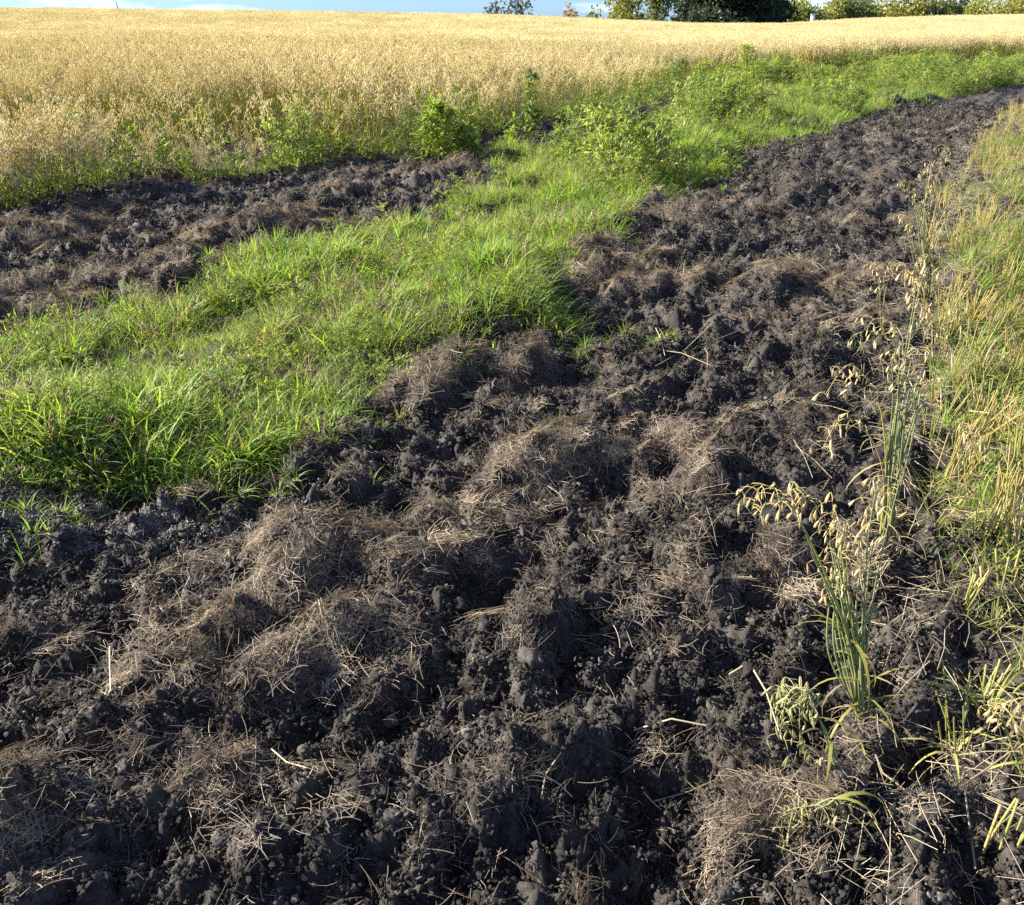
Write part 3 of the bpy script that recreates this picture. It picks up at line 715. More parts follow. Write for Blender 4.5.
OATS = [oat_model(300+k, .92+.03*(k % 3), 26, 4, True, False, .28) for k in range(7)]
def clump_model(seed, rad, n):
    r = random.Random(seed); b = MB()
    for k in range(n):
        bx, by = r.uniform(-rad, rad), r.uniform(-rad, rad); h = r.uniform(.78, 1.0); lx, ly = r.gauss(0, .06), r.gauss(0, .06)
        p0 = Vector((bx, by, 0)); p1 = Vector((bx+lx, by+ly, h*.85)); a = r.uniform(0, 3.14); b.ribbon([p0, p0.lerp(p1, .5), p1], .007, Vector((math.cos(a), math.sin(a), 0)), 0, (0, .8), taper=False)
        for q in range(1):
            a = r.uniform(0, 6.28); b.ribbon(bend(p0.lerp(p1, r.uniform(.2, .65)), Vector((math.cos(a)*.5, math.sin(a)*.5, .8)), None, .28, 3, 1.5), .012, Vector((-math.sin(a), math.cos(a), 0)), 1)
        for q in range(16):
            p = p1+Vector((r.gauss(0, .045), r.gauss(0, .045), r.uniform(-.13, .15))); b.spindle(p, Vector((r.gauss(0, .4), r.gauss(0, .4), -1)), .030, .0075, 3, ((0, .4), (.45, 1), (1, .1)), 2)
    return b.mesh('oat_clump', [M_OATSTEM, M_OATLEAF, M_OATHEAD])
CLUMPS = [clump_model(350+k, .38, 34) for k in range(5)]

def in_oats(rings):
    x, y, r = ring_points(rings); g, o, rt = regions(x, y); return x[o], y[o], r[o]
x, y, r = in_oats([(6, 11, 130), (11, 16, 95), (16, 25, 60)])
ed = edge_dist(OAT_LINE, x, y, False)
gap = np.maximum(sstep(-.02, .22, fbm(x*1.1+7, y*1.6, 501, 3))*(ed < 1.4), 1.08*(ed > .25)*(ed < 1.35)*(x < -2.4))
keep = (rng.uniform(0, 1, len(x)) < 1-.85*gap) & (rng.uniform(0, 1, len(x)) < .30+.70*sstep(0, .9, ed))
x, y, r, ed = x[keep], y[keep], r[keep], ed[keep]
hs = (0.86+.10*(x < -1.5)+.16*sstep(0, 1.6, ed)+.10*fbm(x*.8, y*.8, 511, 2))*rng.uniform(.86, 1.08, len(x))
scatter_obj('oat_field', np.stack([x, y, height(x, y, False)], -1), upright(len(x), .09), hs, rng.integers(0, 7, len(x)), OATS, 'ripe golden oats standing dense in the near field', 'oats')
x, y, r = in_oats([(25, 45, 6.5), (45, 70, 4.5), (70, 108, 3.2)])
keep = y < CREST_Y+8; x, y, r = x[keep], y[keep], r[keep]
scatter_obj('far_oat_field', np.stack([x, y, height(x, y, False)], -1), upright(len(x), .04), rng.uniform(.95, 1.1, len(x))*(1+.08*fbm(x*.15, y*.15, 521, 3)), rng.integers(0, 5, len(x)), CLUMPS, 'ripe golden oats rolling away to the crest of the field', 'oats')
# green undergrowth at the foot of the oats
x, y, r = in_oats([(6, 11, 50), (11, 20, 34), (20, 34, 16)])
ed = edge_dist(OAT_LINE, x, y, False); keep = (rng.uniform(0, 1, len(x)) < np.exp(-ed/.9)) & ~((x < -2.4) & (ed > .45) & (ed < 1.5)); x, y, r, ed = x[keep], y[keep], r[keep], ed[keep]
scatter_obj('field_edge_grass', np.stack([x, y, height(x, y, False)], -1), upright(len(x), .15), rng.uniform(1.0, 2.4, len(x)), rng.integers(0, 7, len(x)), TUFTS, 'green grass and weeds at the foot of the oats along the field edge', 'grass')

x, y, r = in_oats([(6, 11, 26), (11, 20, 20), (20, 34, 10)])
ed = edge_dist(OAT_LINE, x, y, False); keep = rng.uniform(0, 1, len(x)) < np.exp(-ed/.35); x, y = x[keep], y[keep]
scatter_obj('field_edge_weeds', np.stack([x, y, height(x, y, False)], -1), upright(len(x), .12), rng.uniform(.8, 2.0, len(x)), rng.integers(0, 5, len(x)), WEEDS, 'leafy light green weeds growing in the front edge of the oats', 'weeds')
# the front oat plants, one by one
OATP = [oat_model(330+k, .86+.03*(k % 3), 36, 5, True, True, .45) for k in range(5)]
M_OATPALE = plant_mat('oat_spikelet_pale', [(0.0, (0.54, 0.48, 0.32)), (1.0, (0.68, 0.61, 0.43))], transl=0.42)
OATC = [oat_model(340+k, .84+.04*(k % 3), 64, 5, True, True, .52, M_OATPALE, .10) for k in range(5)]
cum = np.concatenate([[0], np.cumsum([math.hypot(OAT_LINE[k+1][0]-OAT_LINE[k][0], OAT_LINE[k+1][1]-OAT_LINE[k][1]) for k in range(len(OAT_LINE)-1)])])
lx = [p[0] for p in OAT_LINE]; ly = [p[1] for p in OAT_LINE]
def oat_thing(x, y, s, k, label, group, models=OATP):
    z = ground_z(x, y)
    e = link('oat_plant', None, None, (x, y, z), (random.gauss(0, .1), random.gauss(0, .1), random.uniform(0, 6.28)), s); e.empty_display_size = .05
    tag(e, label, 'oat plant', group)
    for nm, me in zip(('stem', 'leaf', 'leaf', 'leaf', 'leaf', 'leaf', 'panicle'), models[k % 5]): link(nm, me, e)
k = 0
while k < 130:
    s = random.uniform(cum[1], cum[15]); x = float(np.interp(s, cum, lx))+random.gauss(0, .12); y = float(np.interp(s, cum, ly))+random.uniform(-.05, .5)
    oat_thing(x, y, random.uniform(.75, 1.0), k, 'oat plant with pale golden head in the front row of the oat field', 'front row of oats'); k += 1
for q in range(90):                                  # bushy clump standing forward at the left
    c = random.choice([(0, 218), (12, 217), (45, 212), (70, 209), (88, 205), (100, 203), (160, 190), (205, 188), (250, 184)]); x, y = P(c[0]+random.gauss(0, 9), c[1]+random.uniform(-6, 2))
    oat_thing(x, y, random.uniform(.7, 1.02)*(1.0 if c[0] < 110 else .72), q, 'oat plant in the bushy pale clumps standing forward at the far left', 'forward oat clumps at the left', OATC)

# ------------------------------------------------------------------ right edge: stubble, weeds, straw
STUB = []
for k in range(5):
    r = random.Random(600+k); b = MB()
    for q in range(9):
        a = r.uniform(0, 6.28); rad = r.uniform(0, .025); p = Vector((math.cos(a)*rad, math.sin(a)*rad, -.02)); d = Vector((r.gauss(0, .16), r.gauss(0, .16), 1)).normalized()
        b.tube([p, p+d*r.uniform(.04, .10), p+d*r.uniform(.11, .2)], .0018, .0015, 4, 0)
    for q in range(5):
        a = r.uniform(0, 6.28); d = Vector((math.cos(a), math.sin(a), r.uniform(.4, 1.6))).normalized(); b.ribbon(bend(Vector((0, 0, .01)), d, None, r.uniform(.08, .18), 5, r.uniform(.6, 2.0)), .006, Vector((-math.sin(a), math.cos(a), .2)), 0)
    STUB.append(b.mesh('stubble', M_STUBBLE))
def in_right(rings):
    x, y, r = ring_points(rings); g, o, rt = regions(x, y); return x[rt], y[rt], r[rt]
x, y, r = in_right([(1.2, 4, 70), (4, 8, 60), (8, 20, 40)])
n4 = fbm(x*2, y*2, 611, 2); keep = rng.uniform(0, 1, len(x)) < .3+.7*sstep(-.2, .3, n4); x, y, r = x[keep], y[keep], r[keep]
scatter_obj('stubble', np.stack([x, y, height(x, y)], -1), upright(len(x), .14), rng.uniform(.7, 1.5, len(x)), rng.integers(0, 5, len(x)), STUB, 'yellow cut stubble along the right side', 'stubble')
x, y, r = in_right([(1.2, 4, 340), (4, 8, 420), (8, 20, 220)])
n4 = fbm(x*1.8, y*1.8, 621, 3); dd = edge_dist(RL, x, y, False)
keep = rng.uniform(0, 1, len(x)) < (.12+.88*sstep(-.15, .25, n4))*(.25+.75*sstep(.05, .35, dd)); x, y, r = x[keep], y[keep], r[keep]
idx = np.where(rng.uniform(0, 1, len(x)) < .82, rng.integers(5, 8, len(x)), rng.integers(0, 5, len(x)))
scatter_obj('right_verge_grass', np.stack([x, y, height(x, y)], -1), upright(len(x), .25), rng.uniform(.5, 1.3, len(x)), idx, TUFTS, 'short mixed green and dry grass among the stubble at the right', 'grass')
STRAWS = []
for k in range(6):
    r = random.Random(640+k); b = MB()
    for q in range(5):
        a = r.uniform(0, 6.28); c = Vector((r.gauss(0, .05), r.gauss(0, .05), r.uniform(0, .02))); d = Vector((math.cos(a), math.sin(a), r.gauss(0, .15))); L_ = r.uniform(.05, .2)
        b.tube([c-d*L_*.5, c+Vector((r.gauss(0, .006), r.gauss(0, .006), .008)), c+d*L_*.5], .0009, .0007, 4, 0)
    STRAWS.append(b.mesh('straw', M_STRAW))
x, y, r = ring_points([(1.2, 3, 380), (3, 6, 420), (6, 18, 220)])
g, o, rt = regions(x, y); dd = edge_dist(RL, x, y, False)
keep = ~g & ~o & (rng.uniform(0, 1, len(x)) < np.where(rt, .55*np.exp(-dd/.9)+.12, np.exp(-dd/.20)*.6)); x, y, r = x[keep], y[keep], r[keep]
nn = normals(x, y); nn = nn+rng.normal(0, .12, nn.shape); nn /= np.linalg.norm(nn, axis=1, keepdims=True)
scatter_obj('straw_litter', np.stack([x, y, height(x, y)+.012], -1), euler_from_normal(nn, rng.uniform(0, 6.28, len(x))), rng.uniform(.6, 1.1, len(x)), rng.integers(0, 6, len(x)), STRAWS, 'broken pale straw littering the soil beside the stubble', 'straw')

# spikelet shared by the near plants
def spike_mesh(name, mat, seed):
    b = MB(); r = random.Random(seed)
    for s in (-1, 1):                                  # two papery glumes opening downwards
        top = Vector((0, 0, 0)); b.spindle(top, Vector((s*.11, 0, -1)), .027, .0027, 6, ((0, .3), (.18, .75), (.42, 1.0), (.7, .75), (.9, .3), (1, .02)), 0)
    b.spindle(Vector((0, 0, -.004)), Vector((0, 0, -1)), .019, .0022, 5, ((0, .4), (.4, 1.0), (.75, .7), (1, .05)), 0)
    return b.mesh(name, mat)
M_OATGOLD = plant_mat('oat_spikelet_gold', [(0.0, (0.46, 0.37, 0.17)), (0.5, (0.58, 0.48, 0.25)), (1.0, (0.68, 0.60, 0.36))], transl=0.4)
SPK_Y = [spike_mesh('spikelet', M_OATGOLD, k) for k in range(2)]
SPK_G = [spike_mesh('spikelet', M_OATGREEN, 5+k) for k in range(2)]

def curve_pts(P_, n=12):
    """smooth path through control points"""
    Q = [P_[0]]+list(P_)+[P_[-1]]; out = []
    segs = len(P_)-1
    for k in range(n+1):
        u = k/n*segs; i = min(segs-1, int(u)); t = u-i; a, b, c, d = Q[i], Q[i+1], Q[i+2], Q[i+3]
        out.append(0.5*((2*b)+(c-a)*t+(2*a-5*b+4*c-d)*t*t+(3*b-a-3*c+d)*t*t*t))
    return out

def near_oat(label, base_px, stems, leaves=4, seed=0, group=None):
    """stems: list of (path in pixels with distance offsets, head start fraction, spikelets, green?)"""
    r = random.Random(seed); bx, by = P(*base_px); bz = ground_z(bx, by); B = Vector((bx, by, bz))
    e = link('oat_plant', None, None, B); e.empty_display_size = .05; tag(e, label, 'oat plant', group)
    if len(stems) > 4:
        for q in range(15):
            path = r.choice(stems)[0]; stems = stems+[([(px+r.gauss(0, 5), py+r.gauss(0, 12), dy+r.gauss(0, .03)) for (px, py, dy) in path[:2]], .97, 0, 1)]
    for (path, frac, nsp, green) in stems:
        pts = []
        for (px, py, dy) in path: pts.append(Pd(px, py, by+dy)-B)
        jb = Vector((r.gauss(0, .012), r.gauss(0, .012), -.02)); pts = [jb]+pts
        c = curve_pts(pts, 18); b = MB(); k = int(frac*18)
        b.tube(c[:k+1], .0029, .0018, 5, 0, (0, .7)); b.tube(c[k:], .0015, .0006, 4, 0, (.7, 1))
        link('stem', b.mesh('stem', M_BLUEGREEN if green else M_OATSTEM), e)
        if nsp:
            hd = c[k:]; pb = MB(); spots = []
            for q in range(nsp):
                u = (q+.5)/nsp*(len(hd)-1); i = min(len(hd)-2, int(u)); p = hd[i].lerp(hd[i+1], u-i)
                a = r.uniform(0, 6.28); d = Vector((math.cos(a), math.sin(a), r.uniform(-.2, .7))).normalized(); br = bend(p, d, None, r.uniform(.015, .055), 4, 1.5)
                pb.tube(br, .0009, .0007, 3, 0, (1, 1)); spots.append(br[-1])
            po = link('panicle', pb.mesh('panicle', M_BLUEGREEN if green == 2 else M_OATSTEM), e)
            for s in spots:
                link('spikelet', r.choice(SPK_G if green == 2 else SPK_Y), po, s, (r.gauss(0, .3), r.gauss(0, .3), r.uniform(0, 6.28)), r.uniform(.62, 1.05)*(1.15 if green == 2 else 1))
        for q in range(leaves if nsp else 0):
            i = r.randint(1, max(2, k-2)); a = r.uniform(0, 6.28); el = r.uniform(-.2, 1.1); dd = Vector((math.cos(a)*math.cos(el), math.sin(a)*math.cos(el), math.sin(el)))
            lb = MB(); lb.ribbon(bend(c[i], dd, None, r.uniform(.08, .2), 6, r.uniform(.8, 2.6)), r.uniform(.005, .009), Vector((-math.sin(a), math.cos(a), .1)).normalized(), 0)
            link('leaf', lb.mesh('leaf', M_OATLEAF if r.random() < .6 else M_GRASSDRY), e)
    return e

A = [([(855, 640, 0), (840, 545, .02), (832, 500, .05)], .55, 20, 1), ([(852, 650, 0), (838, 560, -.02), (805, 490, -.03), (775, 505, -.05)], .55, 26, 1), ([(850, 640, 0), (800, 520, -.06), (765, 485, -.1), (752, 510, -.1)], .6, 18, 0),
     ([(862, 640, 0), (868, 540, .02), (880, 470, .03)], .7, 16, 1), ([(858, 650, 0), (848, 580, .03), (845, 520, .05), (838, 590, 0)], .55, 22, 1), ([(866, 650, 0), (880, 560, .04), (900, 480, .08)], .7, 14, 1), ([(856, 660, 0), (845, 600, 0), (822, 560, .0)], .6, 14, 0),
     ([(864, 660, 0), (866, 600, 0), (872, 545, 0)], .95, 0, 1), ([(860, 665, 0), (856, 610, 0), (862, 560, .02)], .95, 0, 1)]
near_oat('tall oat tussock with bunched green stems rising from the soil, straw-yellow heads bowing left', (862, 735), A, 3, 1)
B_ = [([(892, 450, 0), (904, 360, .05), (915, 290, .08), (905, 270, .1)], .62, 24, 1), ([(888, 460, 0), (893, 380, .02), (880, 320, .02), (860, 335, 0)], .58, 22, 1), ([(890, 450, 0), (908, 350, .08), (925, 260, .1), (935, 270, .1)], .62, 20, 1),
      ([(886, 470, 0), (878, 400, 0), (850, 365, 0), (825, 395, -.02)], .6, 22, 0), ([(893, 460, 0), (898, 390, .03), (900, 340, .05)], .7, 16, 1), ([(884, 480, 0), (866, 430, -.03), (840, 420, -.05), (822, 450, -.05)], .6, 20, 0), ([(895, 450, 0), (915, 390, .05), (930, 350, .08)], .7, 14, 1)]
near_oat('tall oat tussock with many upright blue-green stems and pale heads, behind the nearest one', (884, 560), B_, 3, 2)
C_ = [([(928, 230, 0), (938, 175, .1), (945, 145, .1)], .5, 24, 1), ([(925, 240, 0), (918, 200, 0), (905, 180, 0)], .5, 22, 1), ([(930, 240, 0), (950, 200, .1), (960, 180, .1)], .5, 20, 1), ([(926, 240, 0), (926, 190, .1), (930, 160, .1)], .5, 24, 1), ([(922, 250, 0), (908, 225, 0), (898, 215, 0)], .5, 18, 0)]
near_oat('faded oat tussock by the soil swath, farthest of the tall oats at the right', (926, 310), C_, 3, 3)
D_ = [([(832, 745, 0), (815, 712, .02), (798, 688, .03), (786, 700, .03), (780, 735, .02)], .5, 40, 2), ([(830, 750, 0), (818, 715, 0), (806, 690, .02), (800, 705, .02), (800, 755, .0)], .5, 40, 2)]
near_oat('snapped green oat stem with its head hanging down to the soil', (834, 812), D_, 2, 4)
E_ = [([(838, 800, 0), (812, 806, .0), (785, 812, .0), (772, 835, 0)], .45, 30, 2), ([(836, 806, 0), (805, 815, 0), (782, 828, 0), (782, 868, 0)], .45, 36, 2), ([(842, 805, 0), (832, 818, 0), (828, 838, 0)], .4, 14, 2)]
near_oat('low broken oat head drooping yellow-green grains at the bottom of the picture', (845, 850), E_, 2, 5)
F_ = [([(1003, 720, 0), (1000, 705, 0), (990, 722, 0)], .4, 12, 0), ([(1012, 715, 0), (1015, 700, 0), (1022, 715, 0)], .4, 10, 0)]
near_oat('short oat plant with crumpled straw-coloured head beside the stubble at the lower right', (1005, 800), F_, 3, 6)
G_ = [([(965, 470, 0), (968, 440, 0), (970, 425, .0)], .55, 16, 0), ([(972, 470, 0), (975, 440, 0), (978, 432, 0)], .5, 14, 0)]
near_oat('orange-yellow dry oat stub standing upright in the green weeds at the right', (970, 520), G_, 3, 7)
H_ = [([(880, 300, 0), (878, 270, 0), (870, 262, 0)], .4, 18, 0), ([(884, 300, 0), (892, 270, 0), (900, 262, 0)], .4, 18, 0)]
near_oat('small leaning oat plant with pale head at the edge of the swath', (885, 345), H_, 2, 8)
K_ = [([(930, 380, 0), (932, 330, 0), (925, 300, 0)], .5, 18, 0), ([(934, 380, 0), (945, 330, 0), (952, 310, 0)], .5, 18, 1)]
near_oat('pale oat plant between the blue-green tussock and the weeds', (930, 430), K_, 3, 9)

# nearest stubble tufts, one by one
STL = ['yellow cut stubble tuft at the bottom right corner', 'stubble tuft with upright stalks beside the crumpled oat head', 'stubble tuft half hidden in weeds by the right border', 'low yellow stubble tuft between the tall oats and the right border', 'stubble tuft under the orange oat stub']
for (px, py, s), lab in zip([(1000, 868, 1.0), (985, 700, .8), (1012, 600, .9), (968, 610, .7), (975, 560, .9)], STL):
    x, y = P(px, py); e = link('stubble_tuft', None, None, (x, y, ground_z(x, y))); tag(e, lab, 'stubble', 'nearest stubble tufts'); r = random.Random(px)
    for q in range(9):
        p = Vector((r.gauss(0, .018), r.gauss(0, .012), -.02)); d = Vector((r.gauss(0, .14), r.gauss(0, .14), 1)).normalized(); b = MB(); L_ = r.uniform(.08, .17)*s
        b.tube([p, p+d*L_*.5, p+d*L_], .0032, .0026, 6, 0, (0, 1), cap=True); link('stalk', b.mesh('stalk', M_STUBBLE), e)

# loose straws one can pick out
def straw(pxs, lab, rad=.0022, lift=.01):
    lift += .008
    pts = []
    for (px, py) in pxs:
        x, y = P(px, py, 0.03); pts.append(Vector((x, y, ground_z(x, y)+lift)))
    c0 = pts[0].copy(); dens = []
    for a, b_ in zip(pts[:-1], pts[1:]):
        for k in range(5): dens.append(a.lerp(b_, k/5)-c0)
    dens.append(pts[-1]-c0)
    ex = max(0, max(ground_z(q.x+c0.x, q.y+c0.y)+.004-q.z-c0.z for q in dens))
    c0.z += .75*ex
    b = MB(); b.tube(dens, rad, rad*.75, 6, 0, (0, 1)); o = link('straw', b.mesh('straw', M_STRAW), None, c0); tag(o, lab, 'straw', 'loose straws')
for a in [([(634, 728), (670, 733), (708, 742)], 'yellow straw lying flat and alone on bare clods, left of the drooping oat head', .0026, .018),
          ([(726, 697), (745, 690), (762, 715), (780, 748)], 'bent straw with a sharp kink propped over a hollow', .0026, .03),
          ([(862, 745), (880, 785), (898, 824)], 'long pale straw running down from the foot of the tall oat tussock', .0022, .015),
          ([(113, 660), (117, 690), (120, 728)], 'thin pale upright twig on the dark soil at the left', .0022, .02),
          ([(652, 352), (680, 370), (708, 392)], 'long straw slanting down to the right in the crossed fan of straws', .002, .04),
          ([(655, 372), (685, 352), (712, 338)], 'straw rising to the right in the crossed fan of straws', .002, .04),
          ([(655, 338), (660, 352), (664, 366)], 'short upright straw in the crossed fan of straws', .0018, .04),
          ([(703, 342), (707, 360), (706, 378)], 'bent straw at the right end of the crossed fan', .0018, .04),
          ([(715, 350), (740, 335), (762, 322)], 'thin straw lying over dark clods right of the crossed fan', .0025, .04),
          ([(962, 438), (995, 448), (1030, 462)], 'long straw lying across the green weeds at the right border', .0025, .08),
          ([(935, 395), (935, 415), (936, 435)], 'short upright dry stalk right of the blue-green oat tussock', .003, .05),
          ([(975, 870), (955, 815), (995, 800)], 'thick straw folded double near the bottom right corner', .0026, .03),
          ([(548, 498), (560, 508), (568, 522)], 'curved straw hooked over the dark face of the middle hump', .0018, .02),
          ([(560, 780), (545, 795), (540, 820)], 'short straw half buried among clods at bottom centre', .002, .015),
          ([(655, 790), (690, 782), (715, 775)], 'pale straw on the clods above the brown grass hump at the bottom', .002, .015),
          ([(535, 795), (560, 795), (572, 802)], 'pale curled rootlet lying on the clods at bottom centre', .0018, .015),
          ([(275, 770), (290, 785), (310, 795)], 'curved pale stalk beside the hay-capped hump at lower left', .002, .02),
          ([(310, 640), (325, 655), (332, 680)], 'kinked rootlet above the round clod left of centre', .002, .03),
          ([(255, 690), (275, 672), (290, 655)], 'straight twig slanting over the dark hollow left of centre', .002, .03)]:
    straw(*a)

# ------------------------------------------------------------------ stones
for (px, py, s, lab) in [(140, 234, .085, 'rounded grey stone on the dark strip before the oats'), (807, 232, .028, 'small pale stone on the far swath')]:
    x, y = P(px, py); o = link('stone', lump_mesh('stone', px, 3, M_STONE, .12, .7), None, (x, y, ground_z(x, y)+s*.6), (0, 0, 1), s); tag(o, lab, 'stone')

# ------------------------------------------------------------------ tall weeds, one by one
def weed_thing(px, py, h, lab, seed, flower=False, nb=26, leaf=.07, arm=.38):
    x, y = P(px, py); z = ground_z(x, y); e = link('weed_plant', None, None, (x, y, z)); tag(e, lab, 'weed')
    full = weed_model(seed, h, nb, leaf, WM, flower, arm)
    mi = np.zeros(len(full.polygons), np.int32); full.polygons.foreach_get('material_index', mi)
    co = np.array([v.co[:] for v in full.vertices]); fs = np.array([tuple(p.vertices) for p in full.polygons])
    for nm, k, mt in (('leaves', 0, M_WEED), ('stem', 1, M_WEEDSTEM), ('flower_head', 2, M_PINK)):
        f = fs[mi == k]
        if len(f):
            u, inv = np.unique(f.ravel(), return_inverse=True); link(nm, fast_mesh(nm, co[u], inv.reshape(-1, 4), [mt]), e)
weed_thing(531, 156, .90, 'tall slim weed with pinkish flower head rising over the dark strip', 701, True, 60, .10, .10)
weed_thing(561, 156, .50, 'short slim green weed right of the tall flowering weed', 702, False, 30, .09, .12)
weed_thing(510, 156, .45, 'small green weed left of the tall flowering weed', 703, False, 26, .09, .14)
weed_thing(432, 165, .72, 'bushy light green weed at the end of the dark strip against the oats', 704, False, 80, .11)
weed_thing(447, 165, .60, 'bright green weed leaning right beside the bushy one', 705, False, 70, .11)
weed_thing(470, 164, .42, 'low spreading green weed right of the bushy pair', 706, False, 60, .10)
weed_thing(664, 126, .95, 'tall weed with pale flower head at the field edge', 707, True, 80, .08)
weed_thing(692, 118, .8, 'broad bright green weed clump right of the pale flowering weed', 708, False, 90, .08)
weed_thing(745, 104, 1.0, 'rounded green weed bush against the green foot of the oats', 709, False, 120, .09)
weed_thing(730, 182, .35, 'small pale green weed at the edge of the swath', 710, False, 24, .09)

# thin dark stalk standing over the crest at the left
v = Pd(118, 10, 84); b = MB(); zz = ground_z(v.x, v.y); hh = Pd(118, 1, 84).z-zz; b.tube([Vector((0, 0, 0)), Vector((.03, 0, hh*.6)), Vector((-.06, 0, hh))], .045, .03, 5); 
o = link('weed_stalk', b.mesh('weed_stalk', M_BARK), None, (v.x, v.y, zz)); tag(o, 'single dark stalk sticking up above the oats against the sky', 'weed')

# ------------------------------------------------------------------ trees and shrubs beyond the crest
def leaf_cloud(seed, n, lobes, leaf):
    r = np.random.default_rng(seed); ls = np.array(lobes, float)           # cx cy cz rx ry rz
    vol = ls[:, 3]*ls[:, 4]*ls[:, 5]; w = r.choice(len(ls), n, p=vol/vol.sum())
    d = r.normal(size=(n, 3)); d /= np.linalg.norm(d, axis=1, keepdims=True); rad = r.uniform(.25, 1, n)**.5
    c = ls[w, :3]+d*rad[:, None]*ls[w, 3:]*(1+.12*r.normal(size=(n, 1)))
    a = r.normal(size=(n, 3)); a /= np.linalg.norm(a, axis=1, keepdims=True); b = np.cross(a, r.normal(size=(n, 3))); b /= np.linalg.norm(b, axis=1, keepdims=True)
    s = leaf*r.uniform(.6, 1.4, (n, 1)); V = np.stack([c-a*s, c+b*s*.5, c+a*s, c-b*s*.5], 1).reshape(-1, 3)
    return V, np.arange(4*n).reshape(-1, 4)

def foliage_mat(name, stops):
    return plant_mat(name, stops, transl=.42, patch=tuple(q*.55 for q in stops[0][1]), patch_scale=.9, patch_amt=.7)
TM = {'dark': foliage_mat('leaf_dark', [(0, (0.030, 0.046, 0.024)), (1, (0.045, 0.062, 0.030))]), 'yellow': foliage_mat('leaf_yellow', [(0, (0.20, 0.21, 0.035)), (1, (0.28, 0.26, 0.05))]),
      'green': foliage_mat('leaf_green', [(0, (0.10, 0.13, 0.035)), (1, (0.15, 0.18, 0.05))]), 'orange': foliage_mat('leaf_orange', [(0, (0.32, 0.21, 0.07)), (1, (0.38, 0.26, 0.09))]),
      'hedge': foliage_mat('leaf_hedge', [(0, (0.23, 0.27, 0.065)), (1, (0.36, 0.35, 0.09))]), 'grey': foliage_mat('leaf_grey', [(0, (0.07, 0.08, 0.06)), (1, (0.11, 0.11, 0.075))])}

def tree(name, px, row, dist, w, h, tone, lab, cat, seed, dens=1.0, group=None, leaf=.22, skirt=.12):
    """row = photograph row of its foot"""
    r = random.Random(seed); v = Pd(px, row, dist); z = ground_z(v.x, v.y)
    e = link(name, None, None, (v.x, v.y, z)); e.empty_display_size = .5; tag(e, lab, cat, group)
    b = MB(); tr = bend(Vector((0, 0, -.2)), Vector((r.gauss(0, .05), r.gauss(0, .05), 1)).normalized(), None, h*.8, 7, .1); b.tube(tr, max(.05, h*.022), h*.006, 7)
    lobes = []
    for k in range(max(6, int(7+h))):
        q = r.uniform(.15, .95); i = min(6, int(q*7)); p = tr[i]; a = r.uniform(0, 6.28); rw = w*.5*(1-abs(q-.4)*.9); L_ = rw*r.uniform(.4, .85)
        br = bend(p, Vector((math.cos(a), math.sin(a), r.uniform(.2, .9))).normalized(), None, L_, 4, .3); b.tube(br, h*.008, h*.002, 5)
        t = br[-1]; s = r.uniform(.16, .30); lobes.append((t.x, t.y, max(t.z, h*skirt), w*s, w*s, max(h*s*.7, .3)))
    t = tr[-1]; lobes.append((t.x, t.y, t.z, w*.22, w*.22, h*.2))
    for k in range(4): lobes.append((r.gauss(0, w*.22), r.gauss(0, w*.22), h*(skirt+.12), w*.22, w*.22, h*.16))
    link('trunk', b.mesh('trunk', M_BARK), e)
    Vv, Ff = leaf_cloud(seed, int(2600*dens*max(1, w*h/60)), lobes, leaf); link('crown', fast_mesh('crown', Vv, Ff, [TM[tone]], False), e)
    return e
FOOT = 26
tree('broad_tree', 722, FOOT, 125, 14.5, 11, 'dark', 'large dark green tree, broadest on the skyline behind the oats', 'tree', 801, 3.2, leaf=.26, skirt=.06)
tree('broad_tree', 760, FOOT, 132, 9, 9, 'dark', 'dark green tree at the right shoulder of the broadest one', 'tree', 802, 2.6, leaf=.26, skirt=.06)
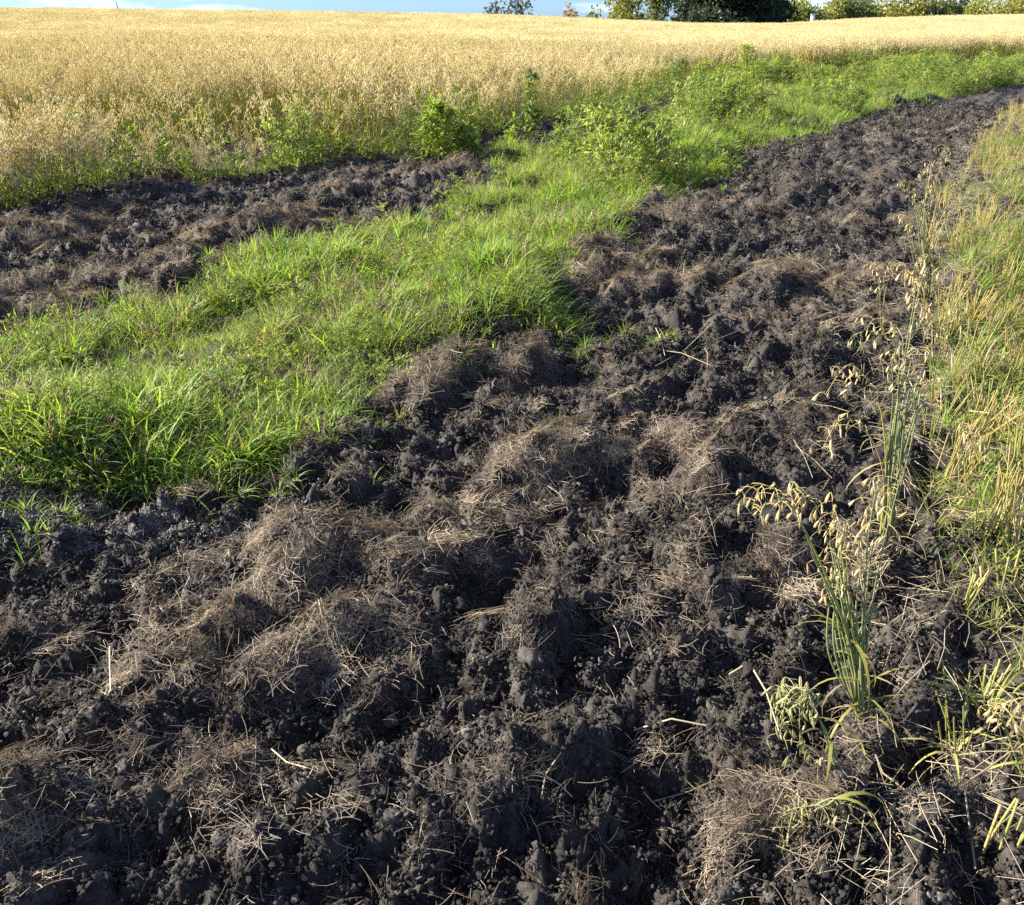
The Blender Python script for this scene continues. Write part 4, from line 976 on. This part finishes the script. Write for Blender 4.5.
tree('broad_tree', 690, FOOT, 133, 9, 10, 'dark', 'dark green tree at the left shoulder of the broadest one', 'tree', 812, 2.4, leaf=.26, skirt=.06)
tree('birch_tree', 622, FOOT-4, 120, 6.0, 9, 'yellow', 'yellow-green tree left of the dark trees on the skyline', 'tree', 803, 1.6, skirt=.05)
tree('birch_tree', 655, FOOT-3, 126, 5.0, 10, 'green', 'mid green tree between the yellow-green and the dark trees', 'tree', 804, 1.4, skirt=.05)
tree('bush', 572, 22, 122, 3.2, 4.8, 'orange', 'orange autumn bush peeping over the oats left of the trees', 'bush', 805, .3, skirt=.1)
tree('bush', 594, 24, 128, 4.0, 5.0, 'green', 'thin green bush between the orange bush and the yellow-green tree', 'bush', 806, .3, skirt=.1)
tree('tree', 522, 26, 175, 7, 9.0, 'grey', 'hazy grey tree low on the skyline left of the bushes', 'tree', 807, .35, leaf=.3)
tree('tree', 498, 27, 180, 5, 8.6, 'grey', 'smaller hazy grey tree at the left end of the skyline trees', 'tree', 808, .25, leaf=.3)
ORD = 'first second third fourth fifth sixth seventh eighth ninth tenth eleventh twelfth thirteenth fourteenth fifteenth'.split()
for k in range(15):
    px = 792+k*17+random.uniform(-5, 5)
    tree('hedge_shrub', px, 26, 150+random.uniform(-6, 6)+k*1.5, random.uniform(7, 9.5), random.uniform(7.6, 8.8)-(.5 if k in (0, 8) else 0), random.choice(['hedge', 'hedge', 'green', 'yellow']),
         'shrub in the skyline hedge, %s counting right from the dark trees' % ORD[k], 'shrub', 820+k, 1.3, 'hedge row on the skyline', .24, .03)
# pale post by the hedge
v = Pd(812, 24, 118); b = MB(); zz = ground_z(v.x, v.y); hh = Pd(812, 14.5, 118).z-zz
b.tube([Vector((0, 0, -.2)), Vector((0, 0, hh*.8)), Vector((0, 0, hh))], .30, .24, 8, 0, cap=True); b.tube([Vector((0, 0, hh)), Vector((0, 0, hh+.05))], .34, .30, 8, 0, cap=True)
o = link('post', b.mesh('post', M_WHITE), None, (v.x, v.y, zz)); tag(o, 'small white post standing on the skyline before the hedge', 'post')
